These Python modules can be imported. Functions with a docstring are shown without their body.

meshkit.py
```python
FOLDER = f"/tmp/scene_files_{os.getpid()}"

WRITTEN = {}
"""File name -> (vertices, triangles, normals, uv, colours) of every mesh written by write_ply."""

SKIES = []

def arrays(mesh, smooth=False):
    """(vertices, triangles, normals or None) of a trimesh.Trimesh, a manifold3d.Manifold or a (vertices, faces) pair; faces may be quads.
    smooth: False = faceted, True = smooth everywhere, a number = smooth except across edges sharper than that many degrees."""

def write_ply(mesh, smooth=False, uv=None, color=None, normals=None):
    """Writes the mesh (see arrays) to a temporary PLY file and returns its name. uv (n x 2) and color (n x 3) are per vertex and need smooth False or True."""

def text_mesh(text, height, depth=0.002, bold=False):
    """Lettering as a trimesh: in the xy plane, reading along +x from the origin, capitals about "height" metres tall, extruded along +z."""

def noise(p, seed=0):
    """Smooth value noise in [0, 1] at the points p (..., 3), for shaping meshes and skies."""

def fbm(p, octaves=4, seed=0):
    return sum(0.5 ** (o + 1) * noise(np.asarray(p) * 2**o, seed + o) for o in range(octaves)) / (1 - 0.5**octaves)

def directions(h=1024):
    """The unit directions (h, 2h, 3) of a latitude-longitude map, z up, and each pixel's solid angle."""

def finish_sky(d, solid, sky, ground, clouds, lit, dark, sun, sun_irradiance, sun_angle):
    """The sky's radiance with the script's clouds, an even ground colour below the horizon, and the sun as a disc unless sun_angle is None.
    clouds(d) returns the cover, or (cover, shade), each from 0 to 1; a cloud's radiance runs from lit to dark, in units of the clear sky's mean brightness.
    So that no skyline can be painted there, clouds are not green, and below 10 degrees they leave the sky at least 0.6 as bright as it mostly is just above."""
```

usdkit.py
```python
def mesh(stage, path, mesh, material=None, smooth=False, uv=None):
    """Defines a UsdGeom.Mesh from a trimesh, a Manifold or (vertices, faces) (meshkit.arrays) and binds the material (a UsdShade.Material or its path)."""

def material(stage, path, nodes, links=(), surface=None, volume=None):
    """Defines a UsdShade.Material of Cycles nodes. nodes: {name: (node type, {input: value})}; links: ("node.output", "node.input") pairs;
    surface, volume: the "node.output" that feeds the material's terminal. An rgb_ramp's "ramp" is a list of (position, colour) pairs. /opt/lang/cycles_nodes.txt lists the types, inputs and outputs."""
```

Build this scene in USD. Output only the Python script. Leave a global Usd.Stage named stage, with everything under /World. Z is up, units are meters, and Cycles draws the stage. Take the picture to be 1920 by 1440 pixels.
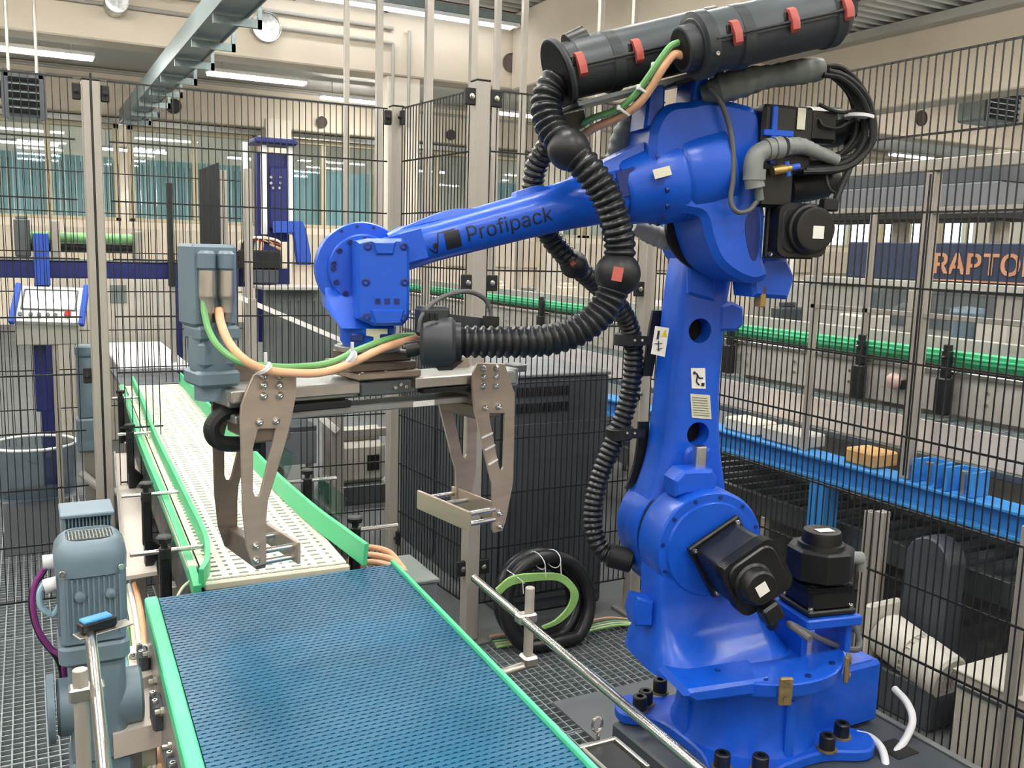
import math, random
import numpy as np, trimesh, manifold3d as m3, usdkit, meshkit
from shapely.geometry import Polygon
from pxr import Usd, UsdGeom, UsdLux, UsdShade, Gf, Sdf, Vt

random.seed(7); np.random.seed(7)
stage = Usd.Stage.CreateInMemory()
UsdGeom.SetStageUpAxis(stage, "Z"); UsdGeom.SetStageMetersPerUnit(stage, 1.0)
world = UsdGeom.Xform.Define(stage, "/World"); stage.SetDefaultPrim(world.GetPrim())
UsdGeom.Scope.Define(stage, "/World/Looks")

# ---------------------------------------------------------------- camera, sky, exposure
FPX, YAW, PIT, ROLL = 1721.1, 0.48789357, 0.14493926, 0.02835861      # focal length in pixels of 1920, angles in radians
CAM = np.array([0.0, 0.0, 1.6])
EXPOSURE = 0.7
_f = np.array([math.sin(YAW)*math.cos(PIT), math.cos(YAW)*math.cos(PIT), -math.sin(PIT)])
_r = np.array([math.cos(YAW), -math.sin(YAW), 0.0]); _u = np.cross(_r, _f)
CR = math.cos(ROLL)*_r + math.sin(ROLL)*_u; CU = -math.sin(ROLL)*_r + math.cos(ROLL)*_u; CF = _f
cam = UsdGeom.Camera.Define(stage, "/World/camera")
M = np.eye(4); M[0, :3], M[1, :3], M[2, :3], M[3, :3] = CR, CU, -CF, CAM
cam.AddTransformOp().Set(Gf.Matrix4d(M.tolist()))
cam.CreateHorizontalApertureAttr(36.0); cam.CreateVerticalApertureAttr(27.0)
cam.CreateFocalLengthAttr(FPX/1920*36.0); cam.CreateClippingRangeAttr(Gf.Vec2f(0.05, 200))
cam.CreateExposureAttr(EXPOSURE)
dome = UsdLux.DomeLight.Define(stage, "/World/sky"); dome.CreateIntensityAttr(1.0); dome.CreateColorAttr(Gf.Vec3f(0.75, 0.88, 1.0))
LAMP = 60.0

# ---------------------------------------------------------------- survey: a photographed point on a known plane of the hall -> metres
def ray(x, y): return CR*(x-960)/FPX - CU*(y-720)/FPX + CF
def onz(x, y, z): d = ray(x, y); return CAM + (z-CAM[2])/d[2]*d
def ony(x, y, Y): d = ray(x, y); return CAM + Y/d[1]*d
def onx(x, y, X): d = ray(x, y); return CAM + X/d[0]*d

# ---------------------------------------------------------------- materials
def lin(*c):
    c = np.array(c, float)/255.0
    return tuple(np.where(c <= 0.04045, c/12.92, ((c+0.055)/1.055)**2.4))
MATS = {}
def mat(name, rgb, rough=0.5, metal=0.0, var=0.12, scale=9.0, bump=0.0, bscale=60.0, coat=0.0, spec=0.5, stretch=None, emit=0, alpha=None):
    path = f"/World/Looks/{name}"
    b = np.array(lin(*rgb))
    n = {"tc": ("texture_coordinate", {}), "mp": ("mapping", {"scale": stretch or (1, 1, 1)}),
         "n": ("noise_texture", {"scale": scale, "detail": 4.0}),
         "r": ("rgb_ramp", {"ramp": [(0.3, tuple(b*(1-var))), (0.7, tuple(np.minimum(b*(1+var*0.6), 1)))]}),
         "q": ("rgb_ramp", {"ramp": [(0.25, (max(rough-0.08, 0.02),)*3), (0.75, (min(rough+0.1, 1),)*3)]}),
         "p": ("principled_bsdf", {"metallic": float(metal), "coat_weight": float(coat), "coat_roughness": 0.15, "specular_ior_level": float(spec)})}
    l = [("tc.object", "mp.vector"), ("mp.vector", "n.vector"), ("n.fac", "r.fac"), ("n.fac", "q.fac"), ("r.color", "p.base_color"), ("q.color", "p.roughness")]
    if bump:
        n["b"] = ("noise_texture", {"scale": bscale, "detail": 3.0}); n["bp"] = ("bump", {"strength": float(bump), "distance": 0.002})
        l += [("mp.vector", "b.vector"), ("b.fac", "bp.height"), ("bp.normal", "p.normal")]
    if emit:
        n["p"][1]["emission_strength"] = float(emit); n["p"][1]["emission_color"] = tuple(b)
    MATS[name] = usdkit.material(stage, path, n, l, surface="p.BSDF")
    return MATS[name]
def glow(name, rgb, s):
    MATS[name] = usdkit.material(stage, f"/World/Looks/{name}", {"e": ("emission", {"color": lin(*rgb), "strength": float(s)})}, [], surface="e.emission")
def pane(name, rgb, tint=0.9, mixf=0.08):
    MATS[name] = usdkit.material(stage, f"/World/Looks/{name}", {"t": ("transparent_bsdf", {"color": lin(*rgb)}), "g": ("glossy_bsdf", {"roughness": 0.02, "color": (0.9, 0.95, 1.0)}),
        "m": ("mix_closure", {"fac": mixf})}, [("t.BSDF", "m.closure1"), ("g.BSDF", "m.closure2")], surface="m.closure")

mat("robot_blue", (18, 84, 202), 0.34, var=0.05, coat=0.12, spec=0.4, bump=0.06, bscale=35)
mat("robot_dark_blue", (10, 38, 112), 0.4, var=0.06)
mat("black_plastic", (22, 24, 27), 0.42, var=0.2)
mat("hose_black", (26, 28, 32), 0.3, var=0.15)
mat("lid_grey", (66, 73, 79), 0.4, var=0.1)
mat("canister", (46, 51, 56), 0.45, var=0.15)
mat("black_metal", (20, 21, 23), 0.38, var=0.25, bump=0.1)
mat("rubber", (18, 19, 20), 0.6)
mat("wire_black", (24, 26, 27), 0.45)
mat("post_grey", (166, 160, 152), 0.42, metal=0.25, var=0.03, stretch=(6, 6, 0.4))
mat("steel", (186, 182, 176), 0.32, metal=0.85, var=0.03, scale=3)
mat("chrome", (215, 213, 208), 0.2, metal=1.0, var=0.02, scale=3)
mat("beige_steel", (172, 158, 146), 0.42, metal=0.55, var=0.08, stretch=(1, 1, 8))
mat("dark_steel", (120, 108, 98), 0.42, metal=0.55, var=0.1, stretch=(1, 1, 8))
mat("alu", (158, 160, 158), 0.38, metal=0.7, var=0.03, scale=3)
mat("alu_dark", (98, 104, 106), 0.4, metal=0.6, var=0.1)
mat("galv", (140, 156, 158), 0.45, metal=0.5, var=0.15, scale=30)
mat("motor_grey", (104, 124, 138), 0.42, var=0.06)
mat("motor_light", (196, 192, 182), 0.5, var=0.1)
mat("green_guide", (70, 184, 128), 0.45, var=0.05)
mat("green_strip", (88, 214, 160), 0.45, var=0.05)
mat("green_cable", (112, 172, 108), 0.4, var=0.06)
mat("lime_cable", (158, 208, 122), 0.4, var=0.06)
mat("orange_cable", (226, 176, 138), 0.42, var=0.06)
mat("violet_cable", (132, 52, 128), 0.45)
mat("cyan_cable", (150, 188, 206), 0.45)
mat("white_cable", (222, 222, 228), 0.45)
mat("grey_cable", (92, 92, 94), 0.5)
mat("white_belt", (226, 228, 210), 0.45, var=0.04, scale=20)
mat("blue_belt", (34, 96, 130), 0.4, var=0.16, scale=5)
mat("belt_under", (14, 17, 19), 0.7)
mat("cream_paint", (216, 204, 186), 0.7, var=0.04, scale=1.5)
mat("wall_paint", (232, 220, 204), 0.75, var=0.04, scale=1.5)
mat("ceiling_paint", (188, 188, 182), 0.8, var=0.05, scale=2)
mat("column_paint", (232, 224, 210), 0.7, var=0.04, scale=1.5)
mat("frame_cream", (206, 194, 166), 0.6, var=0.05)
mat("floor_paint", (66, 74, 80), 0.5, var=0.15, scale=2)
mat("concrete", (90, 94, 96), 0.6, var=0.15, scale=3)
mat("grating", (158, 166, 170), 0.45, metal=0.5, var=0.15, scale=30)
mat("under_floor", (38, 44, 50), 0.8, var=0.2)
mat("navy", (24, 36, 104), 0.42, var=0.08)
mat("panel_blue", (40, 84, 190), 0.4)
mat("panel_white", (228, 230, 234), 0.4, var=0.03)
mat("screen", (236, 242, 248), 0.25, var=0.02, emit=0.25)
mat("board_black", (26, 28, 30), 0.5)
mat("cabinet_grey", (104, 108, 114), 0.45, var=0.06)
mat("cabinet_dark", (66, 72, 80), 0.45, var=0.08)
mat("cabinet_beige", (186, 180, 170), 0.5, var=0.05)
mat("grey_panel", (172, 170, 164), 0.5, var=0.06)
mat("beam_blue", (58, 140, 214), 0.4, var=0.06)
mat("tray_grey", (214, 204, 196), 0.45, metal=0.2, var=0.06)
mat("pink_ball", (206, 176, 168), 0.5)
mat("rust", (150, 132, 96), 0.5, metal=0.6, var=0.3, scale=60)
mat("label_white", (236, 234, 230), 0.5, var=0.02)
mat("label_ivory", (206, 204, 184), 0.5, var=0.04)
mat("ink", (22, 26, 40), 0.5)
mat("ink_red", (170, 40, 40), 0.5)
mat("ink_yellow", (226, 190, 40), 0.5)
mat("clamp_red", (184, 88, 82), 0.45)
mat("sleeve_grey", (108, 116, 114), 0.5, var=0.1)
mat("grey_fitting", (132, 136, 136), 0.38, var=0.06)
mat("brass", (176, 148, 92), 0.35, metal=0.8)
mat("duct_disc", (96, 84, 80), 0.5, var=0.2)
mat("disc_dark", (62, 48, 46), 0.6)
mat("mirror_duct", (186, 188, 188), 0.25, metal=0.85)
mat("sensor_blue", (72, 150, 214), 0.4)
mat("letter_copper", (196, 140, 108), 0.45)
mat("sign_navy", (44, 56, 84), 0.5)
mat("blind_teal", (168, 200, 208), 0.7, var=0.14, stretch=(6, 6, 0.1))
mat("red_paint", (178, 60, 54), 0.45)
mat("skin", (206, 160, 140), 0.5)
mat("wood", (190, 150, 96), 0.6)
glow("lamp", (255, 252, 244), LAMP)
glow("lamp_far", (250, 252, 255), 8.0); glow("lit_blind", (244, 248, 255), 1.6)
pane("glass", (232, 242, 244), mixf=0.025)
pane("plexi", (226, 232, 236))

# ---------------------------------------------------------------- geometry helpers
def basis(d, up=(0, 0, 1)):
    d = np.array(d, float); d /= np.linalg.norm(d); up = np.array(up, float)
    if abs(d @ up) > 0.98*np.linalg.norm(up): up = np.array([1.0, 0, 0]) if abs(d[0]) < 0.9 else np.array([0, 1.0, 0])
    x = np.cross(up, d); x /= np.linalg.norm(x); return x, np.cross(d, x), d
def rotz(a): c, s = math.cos(a), math.sin(a); return np.array([[c, -s, 0], [s, c, 0], [0, 0, 1.0]])
def spline(pts, n=8, closed=False):
    P = np.array(pts, float); k = len(P); out = []
    rng = k if closed else k-1
    for i in range(rng):
        p0, p1, p2, p3 = (P[(i-1) % k] if closed or i > 0 else 2*P[0]-P[1]), P[i], P[(i+1) % k], (P[(i+2) % k] if closed or i+2 < k else 2*P[-1]-P[-2])
        for t in np.arange(n)/n:
            out.append(0.5*((2*p1)+(-p0+p2)*t+(2*p0-5*p1+4*p2-p3)*t*t+(-p0+3*p1-3*p2+p3)*t**3))
    if not closed: out.append(P[-1])
    return np.array(out)
def area2(p): x, y = p[:, 0], p[:, 1]; return (x*np.roll(y, -1)-np.roll(x, -1)*y).sum()/2
def inset(p, b):
    e0 = p-np.roll(p, 1, 0); e1 = np.roll(p, -1, 0)-p
    n0 = np.stack([-e0[:, 1], e0[:, 0]], 1); n1 = np.stack([-e1[:, 1], e1[:, 0]], 1)
    n0 /= np.maximum(np.linalg.norm(n0, axis=1, keepdims=True), 1e-9); n1 /= np.maximum(np.linalg.norm(n1, axis=1, keepdims=True), 1e-9)
    m = n0+n1; m /= np.maximum(np.linalg.norm(m, axis=1, keepdims=True), 1e-9)
    c = np.maximum((m*n0).sum(1, keepdims=True), 0.5)
    return p+m*b/c
class MB:
    """Collects simple shapes into one mesh. World metres, or the frame (o, R) given."""
    def __init__(s, o=(0, 0, 0), R=None): s.v, s.f, s.n = [], [], 0; s.o = np.array(o, float); s.R = np.eye(3) if R is None else np.array(R, float)
    def add(s, v, f):
        v = np.asarray(v, float); s.v.append(v @ s.R.T + s.o); s.f.append(np.asarray(f, int)+s.n); s.n += len(v); return s
    def tm(s, t): return s.add(t.vertices, t.faces)
    def man(s, m): q = m.to_mesh(); return s.add(q.vert_properties[:, :3], q.tri_verts)
    def box(s, lo, hi, b=0.0, R=None, c=None):
        lo, hi = np.minimum(lo, hi).astype(float), np.maximum(lo, hi).astype(float); ce, h = (lo+hi)/2, (hi-lo)/2
        return s.cbox(ce, h*2, b, R)
    def cbox(s, ce, size, b=0.0, R=None):
        h = np.array(size, float)/2; b = min(b, h.min()*0.6)
        if b <= 0:
            v = np.array([[x, y, z] for x in (-1, 1) for y in (-1, 1) for z in (-1, 1)])*h
            f = [[0, 1, 3], [0, 3, 2], [4, 6, 7], [4, 7, 5], [0, 4, 5], [0, 5, 1], [2, 3, 7], [2, 7, 6], [0, 2, 6], [0, 6, 4], [1, 5, 7], [1, 7, 3]]
        else:
            v = []
            for x in (-1, 1):
                for y in (-1, 1):
                    for z in (-1, 1):
                        k = np.array([x, y, z])
                        for a in range(3):
                            q = k*(h-b); q[a] = k[a]*h[a]; v.append(q)
            hh = trimesh.convex.convex_hull(np.array(v)); v, f = hh.vertices, hh.faces
        v = np.asarray(v)
        if R is not None: v = v @ np.array(R).T
        return s.add(v+np.array(ce, float), f)
    def hull(s, pts): h = trimesh.convex.convex_hull(np.array(pts, float)); return s.add(h.vertices, h.faces)
    def rings(s, R, caps=True, closed=False):
        """R: list of equal-length rings; winding so that the outside faces out when rings run along their right-hand axis."""
        k, m = len(R), len(R[0]); v = np.vstack(R); f = []
        for i in range(k if closed else k-1):
            a, b = i*m, ((i+1) % k)*m; j = np.arange(m); jn = (j+1) % m
            f.append(np.stack([a+j, a+jn, b+jn], 1)); f.append(np.stack([a+j, b+jn, b+j], 1))
        f = np.vstack(f)
        if caps and not closed:
            c0, c1 = len(v), len(v)+1; v = np.vstack([v, np.mean(R[0], 0), np.mean(R[-1], 0)]); j = np.arange(m); jn = (j+1) % m
            f = np.vstack([f, np.stack([np.full(m, c0), jn, j], 1), np.stack([np.full(m, c1), (k-1)*m+j, (k-1)*m+jn], 1)])
        return s.add(v, f)
    def lathe(s, prof, o, d, n=28, up=(0, 0, 1)):
        """prof: (distance along d, radius) pairs."""
        x, y, d = basis(d, up); t = np.arange(n)*2*math.pi/n; o = np.array(o, float)
        return s.rings([o+d*h+max(r, 1e-5)*(np.cos(t)[:, None]*x+np.sin(t)[:, None]*y) for h, r in prof])
    def cyl(s, a, b, r, n=16, r2=None, ch=0.0):
        a, b = np.array(a, float), np.array(b, float); L = np.linalg.norm(b-a); r2 = r if r2 is None else r2
        p = [(0, r), (L, r2)] if ch <= 0 else [(0, r-ch), (ch, r), (L-ch, r2), (L, r2-ch)]
        return s.lathe(p, a, b-a, n)
    def tube(s, pts, r, n=10, closed=False):
        P = np.array(pts, float); k = len(P); T = np.gradient(P, axis=0) if not closed else np.roll(P, -1, 0)-np.roll(P, 1, 0)
        T /= np.maximum(np.linalg.norm(T, axis=1, keepdims=True), 1e-9); x, y, _ = basis(T[0]); R = []; t = np.arange(n)*2*math.pi/n
        r = np.broadcast_to(r, k)
        for i in range(k):
            x = x-T[i]*(x @ T[i]); x /= np.linalg.norm(x); y = np.cross(T[i], x)
            R.append(P[i]+r[i]*(np.cos(t)[:, None]*x+np.sin(t)[:, None]*y))
        return s.rings(R, closed=closed)
    def wire(s, a, b, w): # thin square bar
        a, b = np.array(a, float), np.array(b, float); x, y, d = basis(b-a); q = [(-1, -1), (1, -1), (1, 1), (-1, 1)]
        return s.rings([np.array([p+x*i*w/2+y*j*w/2 for i, j in q]) for p in (a, b)])
    def bar(s, a, b, w, h, bev=0.0, up=(0, 0, 1)): # rectangular bar, w across, h along up
        a, b = np.array(a, float), np.array(b, float); x, y, d = basis(b-a, up); L = np.linalg.norm(b-a)
        return s.cbox((a+b)/2, (w, h, L), bev, np.stack([x, y, d], 1))
    def extr(s, poly, o, X, Y, h, bev=0.0, holes=()):
        """Polygon (X, Y coordinates from o) extruded by h along X x Y, with chamfered edges."""
        X, Y = np.array(X, float), np.array(Y, float); Z = np.cross(X, Y); o = np.array(o, float)
        loops = []
        for i, p in enumerate([poly, *holes]):
            p = np.array(p, float)
            if (area2(p) < 0) != (i > 0): p = p[::-1]
            loops.append(p)
        def lift(p, z): return o+p[:, :1]*X+p[:, 1:2]*Y+z*Z
        lay = [(bev, 0), (0, bev), (0, h-bev), (bev, h)] if bev > 0 else [(0, 0), (0, h)]
        flat = [inset(p, bev) if bev > 0 else p for p in loops]
        tri = m3.triangulate([np.ascontiguousarray(p) for p in flat]); off = np.cumsum([0]+[len(p) for p in loops])
        for zz, fl in ((0, True), (h, False)):
            v = np.vstack([lift(p, zz) for p in flat]); s.add(v, tri[:, ::-1] if fl else tri)
        for p in loops: s.rings([lift(inset(p, b) if b > 0 else p, z) for b, z in lay], caps=False)
        return s
    def sphere(s, c, r, n=2):
        t = trimesh.creation.icosphere(n, r); return s.add(t.vertices+np.array(c, float), t.faces)
    def screw(s, p, d, r=0.006, h=0.005): # socket-head screw, head on surface
        return s.lathe([(0, r), (h*0.8, r), (h, r*0.85), (h, r*0.5), (h*0.4, r*0.45)], p, d, 8)
    def arrays(s): return np.vstack(s.v), np.vstack(s.f)
NAMES = {}
def numbered(parent, name):
    k = NAMES.get((parent, name), 0); NAMES[parent, name] = k+1
    return name if k == 0 else f"{name}_{k:03d}"
class Thing:
    def __init__(s, path, o=(0, 0, 0), rz=0.0): s.path, s.o, s.rz = path, np.array(o, float), rz
    def prim(s): return stage.GetPrimAtPath(s.path)
def tag(prim, label=None, cat=None, group=None, kind=None):
    for k, v in (("label", label), ("category", cat), ("group", group), ("kind", kind)):
        if v: prim.SetCustomDataByKey(k, v)
def thing(name, label, cat, loc=(0, 0, 0), rz=0.0, group=None, kind=None):
    p = "/World/"+numbered("/World", name); x = UsdGeom.Xform.Define(stage, p)
    x.AddTranslateOp().Set(Gf.Vec3d(*map(float, loc)))
    if rz: x.AddRotateZOp().Set(math.degrees(rz))
    tag(x.GetPrim(), label, cat, group, kind); return Thing(p, loc, rz)
def put(parent, name, mb, material, smooth=35, label=None, kind=None, cat=None, group=None):
    """One mesh, as a part of parent (a Thing) or as a top-level thing (parent None)."""
    par = parent.path if parent else "/World"; p = par+"/"+numbered(par, name); v, f = mb.arrays()
    o = np.zeros(3)
    if parent: v = (v-parent.o) @ rotz(parent.rz)
    else: lo, hi = v.min(0), v.max(0); o = np.array([(lo[0]+hi[0])/2, (lo[1]+hi[1])/2, lo[2]]); v = v-o
    m = usdkit.mesh(stage, p, (v, f), MATS[material], smooth=smooth)
    if not parent: m.AddTranslateOp().Set(Gf.Vec3d(*map(float, o)))
    tag(m.GetPrim(), label, cat, group, kind); return Thing(p, parent.o if parent else o, parent.rz if parent else 0.0)
def copy_of(src, label, loc, rz=0.0, group=None, cat=None):
    """Another of a thing already built: references its prim under a new number."""
    sp = src.prim(); base = sp.GetName(); base = base[:-4] if base[-4:-3] == "_" and base[-3:].isdigit() else base
    p = "/World/"+numbered("/World", base); x = UsdGeom.Xform.Define(stage, p); x.GetPrim().GetReferences().AddInternalReference(src.path); x.GetPrim().SetInstanceable(True)
    xf = UsdGeom.Xformable(x); xf.ClearXformOpOrder(); xf.AddTranslateOp(opSuffix="at").Set(Gf.Vec3d(*map(float, loc)))
    if rz: xf.AddRotateZOp(opSuffix="turn").Set(math.degrees(rz))
    tag(x.GetPrim(), label, cat or sp.GetCustomDataByKey("category"), group or sp.GetCustomDataByKey("group")); return Thing(p, loc, rz)
def structure(name, mb, material, parent=None, smooth=35, label=None): return put(parent, name, mb, material, smooth, label=label, kind="structure" if not parent else None, cat=None)
# ================================================================ the hall
FX0, FX1, FY0, FY1, HZ = -9.0, 27.0, -6.0, 19.0, 5.1
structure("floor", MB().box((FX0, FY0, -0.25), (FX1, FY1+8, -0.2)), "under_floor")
# corrugated ceiling (ribs along X as the deck is seen between the beams)
c = MB(); p = []
nx = int((FY1+8-FY0)/0.22)
for i in range(nx): y = FY0+i*0.22; p += [(y, HZ), (y+0.05, HZ+0.07), (y+0.15, HZ+0.07), (y+0.2, HZ)]
p += [(p[-1][0], HZ+0.2), (FY0, HZ+0.2)]
c.extr(np.array(p), (FX0, 0, 0), (0, 1, 0), (0, 0, 1), FX1-FX0); ceil = structure("ceiling", c, "ceiling_paint", smooth=False)
# walls
structure("wall_left", MB().box((FX0-0.2, FY0, -0.2), (FX0, FY1+8, HZ+0.2)), "wall_paint")
structure("wall_right", MB().box((FX1, FY0, -0.2), (FX1+0.2, FY1+8, HZ+0.2)), "wall_paint")
structure("wall_front", MB().box((FX0, FY0-0.2, -0.2), (FX1, FY0, HZ+0.2)), "wall_paint")
wb = MB()
wb.box((FX0, 19.0, -0.2), (FX1, 19.25, 1.93)); wb.box((FX0, 19.0, 3.72), (FX1, 19.25, HZ+0.2))
wallb = structure("wall_back", wb, "wall_paint")
k = MB()
for i in range(int((FX1-FX0)/1.9)): x = FX0+0.2+i*1.9; k.box((x, 18.9, 1.2), (x+1.6, 19.0, 1.8), 0.01)
put(wallb, "parapet_panel", k, "cream_paint", kind="stuff")
put(wallb, "cable_rail", MB().box((FX0, 18.86, 3.70), (FX1, 19.0, 3.80)), "alu")
for z in (4.4, 4.55): put(wallb, "conduit", MB().cyl((FX0, 18.52, z), (FX1, 18.52, z), 0.03, 8), "grey_panel")
# the rooms seen through the back windows
structure("wall_corridor", MB().box((FX0, 25.0, -0.2), (FX1, 25.2, HZ+0.2)), "wall_paint")
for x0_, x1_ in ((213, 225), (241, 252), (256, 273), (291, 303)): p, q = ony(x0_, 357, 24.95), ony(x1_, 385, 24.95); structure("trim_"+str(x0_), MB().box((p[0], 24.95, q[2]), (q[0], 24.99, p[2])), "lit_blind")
structure("ceiling", MB().box((FX0, 13.26, 4.62), (FX1, 27, 4.70)), "ceiling_paint")
wi = 0
for i in range(14):
    x0 = FX0+0.6+i*2.55; wi += 1; w = thing(f"window_{wi}", None, None, (x0, 19.1, 1.93), kind="structure"); fr = MB(); x1 = x0+2.4
    for a, b in ((x0, x0+0.1), (x1-0.1, x1)): fr.box((a, 19.02, 1.93), (b, 19.2, 3.72), 0.01)
    fr.box((x0, 19.02, 3.62), (x1, 19.2, 3.72), 0.01); fr.box((x0, 19.02, 1.93), (x1, 19.2, 2.0), 0.01)
    put(w, "window_frame", fr, "frame_cream"); put(w, "mullion", MB().box(((x0+x1)/2-0.05, 19.03, 2.0), ((x0+x1)/2+0.05, 19.19, 3.62), 0.01), "frame_cream")
    for a, b in ((x0+0.1, (x0+x1)/2-0.05), ((x0+x1)/2+0.05, x1-0.1)): put(w, "pane", MB().box((a, 19.1, 2.0), (b, 19.11, 3.62)), "glass")
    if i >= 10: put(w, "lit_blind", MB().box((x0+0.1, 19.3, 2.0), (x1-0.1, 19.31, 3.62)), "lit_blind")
    elif i in (1, 2, 3, 4, 5, 7, 9):
        bl = MB()
        for q in range(24): bl.cbox((x0+0.1+q*0.095, 19.4, 2.55), (0.085, 0.012, 1.15), R=rotz(0.5*((q % 3)-1)))
        put(w, "vertical_blind", bl, "blind_teal", kind="stuff")
# beams
def beam(x0, x1, y0, y1, z0, z1, mt="cream_paint"):
    return structure("ceiling_beam", MB().box((x0, y0, z0), (x1, y1, z1), 0.02), mt)
b1 = beam(FX0, FX1, 12.75, 13.25, 4.0, HZ); b2 = beam(6.6, 7.1, FY0, 12.74, 3.98, HZ-0.02); b3 = beam(11.7, 12.2, FY0, 12.74, 3.9, HZ-0.02)
put(b3, "purlin", MB().box((11.45, FY0, 4.93), (11.69, 12.7, 5.06)), "grey_panel")
beam(FX0, FX1, 18.55, 18.99, 3.82, 4.61); beam(-4.2, -3.8, FY0, 12.74, 3.98, HZ-0.02)
for z in (4.42, 4.62): put(b1, "conduit", MB().cyl((-2, 12.7, z+0.0), (4.7, 12.7, z), 0.025, 8).cyl((4.7+(z-4.42)*1.2, 12.7, z), (4.7+(z-4.42)*1.2, 12.7, 3.3), 0.025, 8), "grey_panel")
# columns
def column(x, y, w, d): return structure("column", MB().box((x, y, -0.2), (x+w, y+d, 4.0), 0.015), "column_paint")
column(4.66, 12.8, 0.5, 0.42); column(4.25, 18.5, 0.5, 0.4); column(12.2, 12.8, 0.5, 0.42); column(-3.9, 12.8, 0.5, 0.42); column(18.2, 12.8, 0.6, 0.42); column(10.6, 18.5, 0.5, 0.4)
# round openings and duct ends on the beams
def duct_disc(px, py, Y, r, label, m="disc_dark", d=0.03, n=32):
    q = ony(px, py, Y); t = thing("duct_opening", label, "duct opening", q); put(t, "cover", MB().lathe([(0, r), (d, r), (d, r*0.92), (d-0.012, r*0.9), (d-0.012, 0)], q, (0, -1, 0), n), m); return t
t = duct_disc(215, 12, 12.72, 0.13, "shiny round metal duct end on the beam at the top left", "mirror_duct", 0.3)
t = duct_disc(498, 52, 12.72, 0.19, "round grey mirror duct cover on the cream beam by the two conduits", "mirror_duct", 0.08)
duct_disc(958, 118, 12.74, 0.14, "brown round opening in the cream beam beside the black canisters", "duct_disc")
duct_disc(724, 14, 12.7, 0.07, "small black round opening near the top beside a hanging steel post", "board_black", 0.15)
duct_disc(1727, 222, 12.74, 0.15, "dark brown round opening seen through the right fence", "disc_dark")
duct_disc(325, 200, 18.5, 0.13, "black round duct opening under the galvanised cable duct", "board_black", 0.12)
duct_disc(603, 229, 18.5, 0.11, "black round opening above the windows left of the corner fence post", "disc_dark")
duct_disc(845, 253, 18.5, 0.11, "black round opening behind the short return fence", "disc_dark")
duct_disc(0, 168, 18.5, 0.14, "black round opening at the left picture edge", "board_black", 0.12)
# suspended batten lamps: each a housing and its diffuser
def lamp(x, y, z, L=1.5, label="white fluorescent batten lamp under the hall ceiling", group="ceiling batten lamps", w=0.16, rods=True):
    t = thing("ceiling_lamp", label, "lamp", (x, y, z), group=group)
    put(t, "housing", MB().box((x-L/2, y-w/2, z), (x+L/2, y+w/2, z+0.06), 0.01), "panel_white")
    put(t, "diffuser", MB().box((x-L/2+0.02, y-w/2+0.01, z-0.035), (x+L/2-0.02, y+w/2-0.01, z-0.0005), 0.008), "lamp")
    for s in (-1, 1):
        if rods: put(t, "hanger", MB().cyl((x+s*L*0.35, y, z+0.06), (x+s*L*0.35, y, HZ if y < 13 else 4.62), 0.008, 6), "steel")
    return t
q = onz(60, 96, 4.0); lamp(q[0]-0.2, q[1], 4.0, 1.9, "white batten lamp at the left picture edge above the fence", None, 0.2)
q = onz(483, 146, 4.0); lamp(q[0], q[1], 4.0, 1.45, "white batten lamp right of the galvanised cable duct", None, 0.2)
l0 = None
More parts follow.
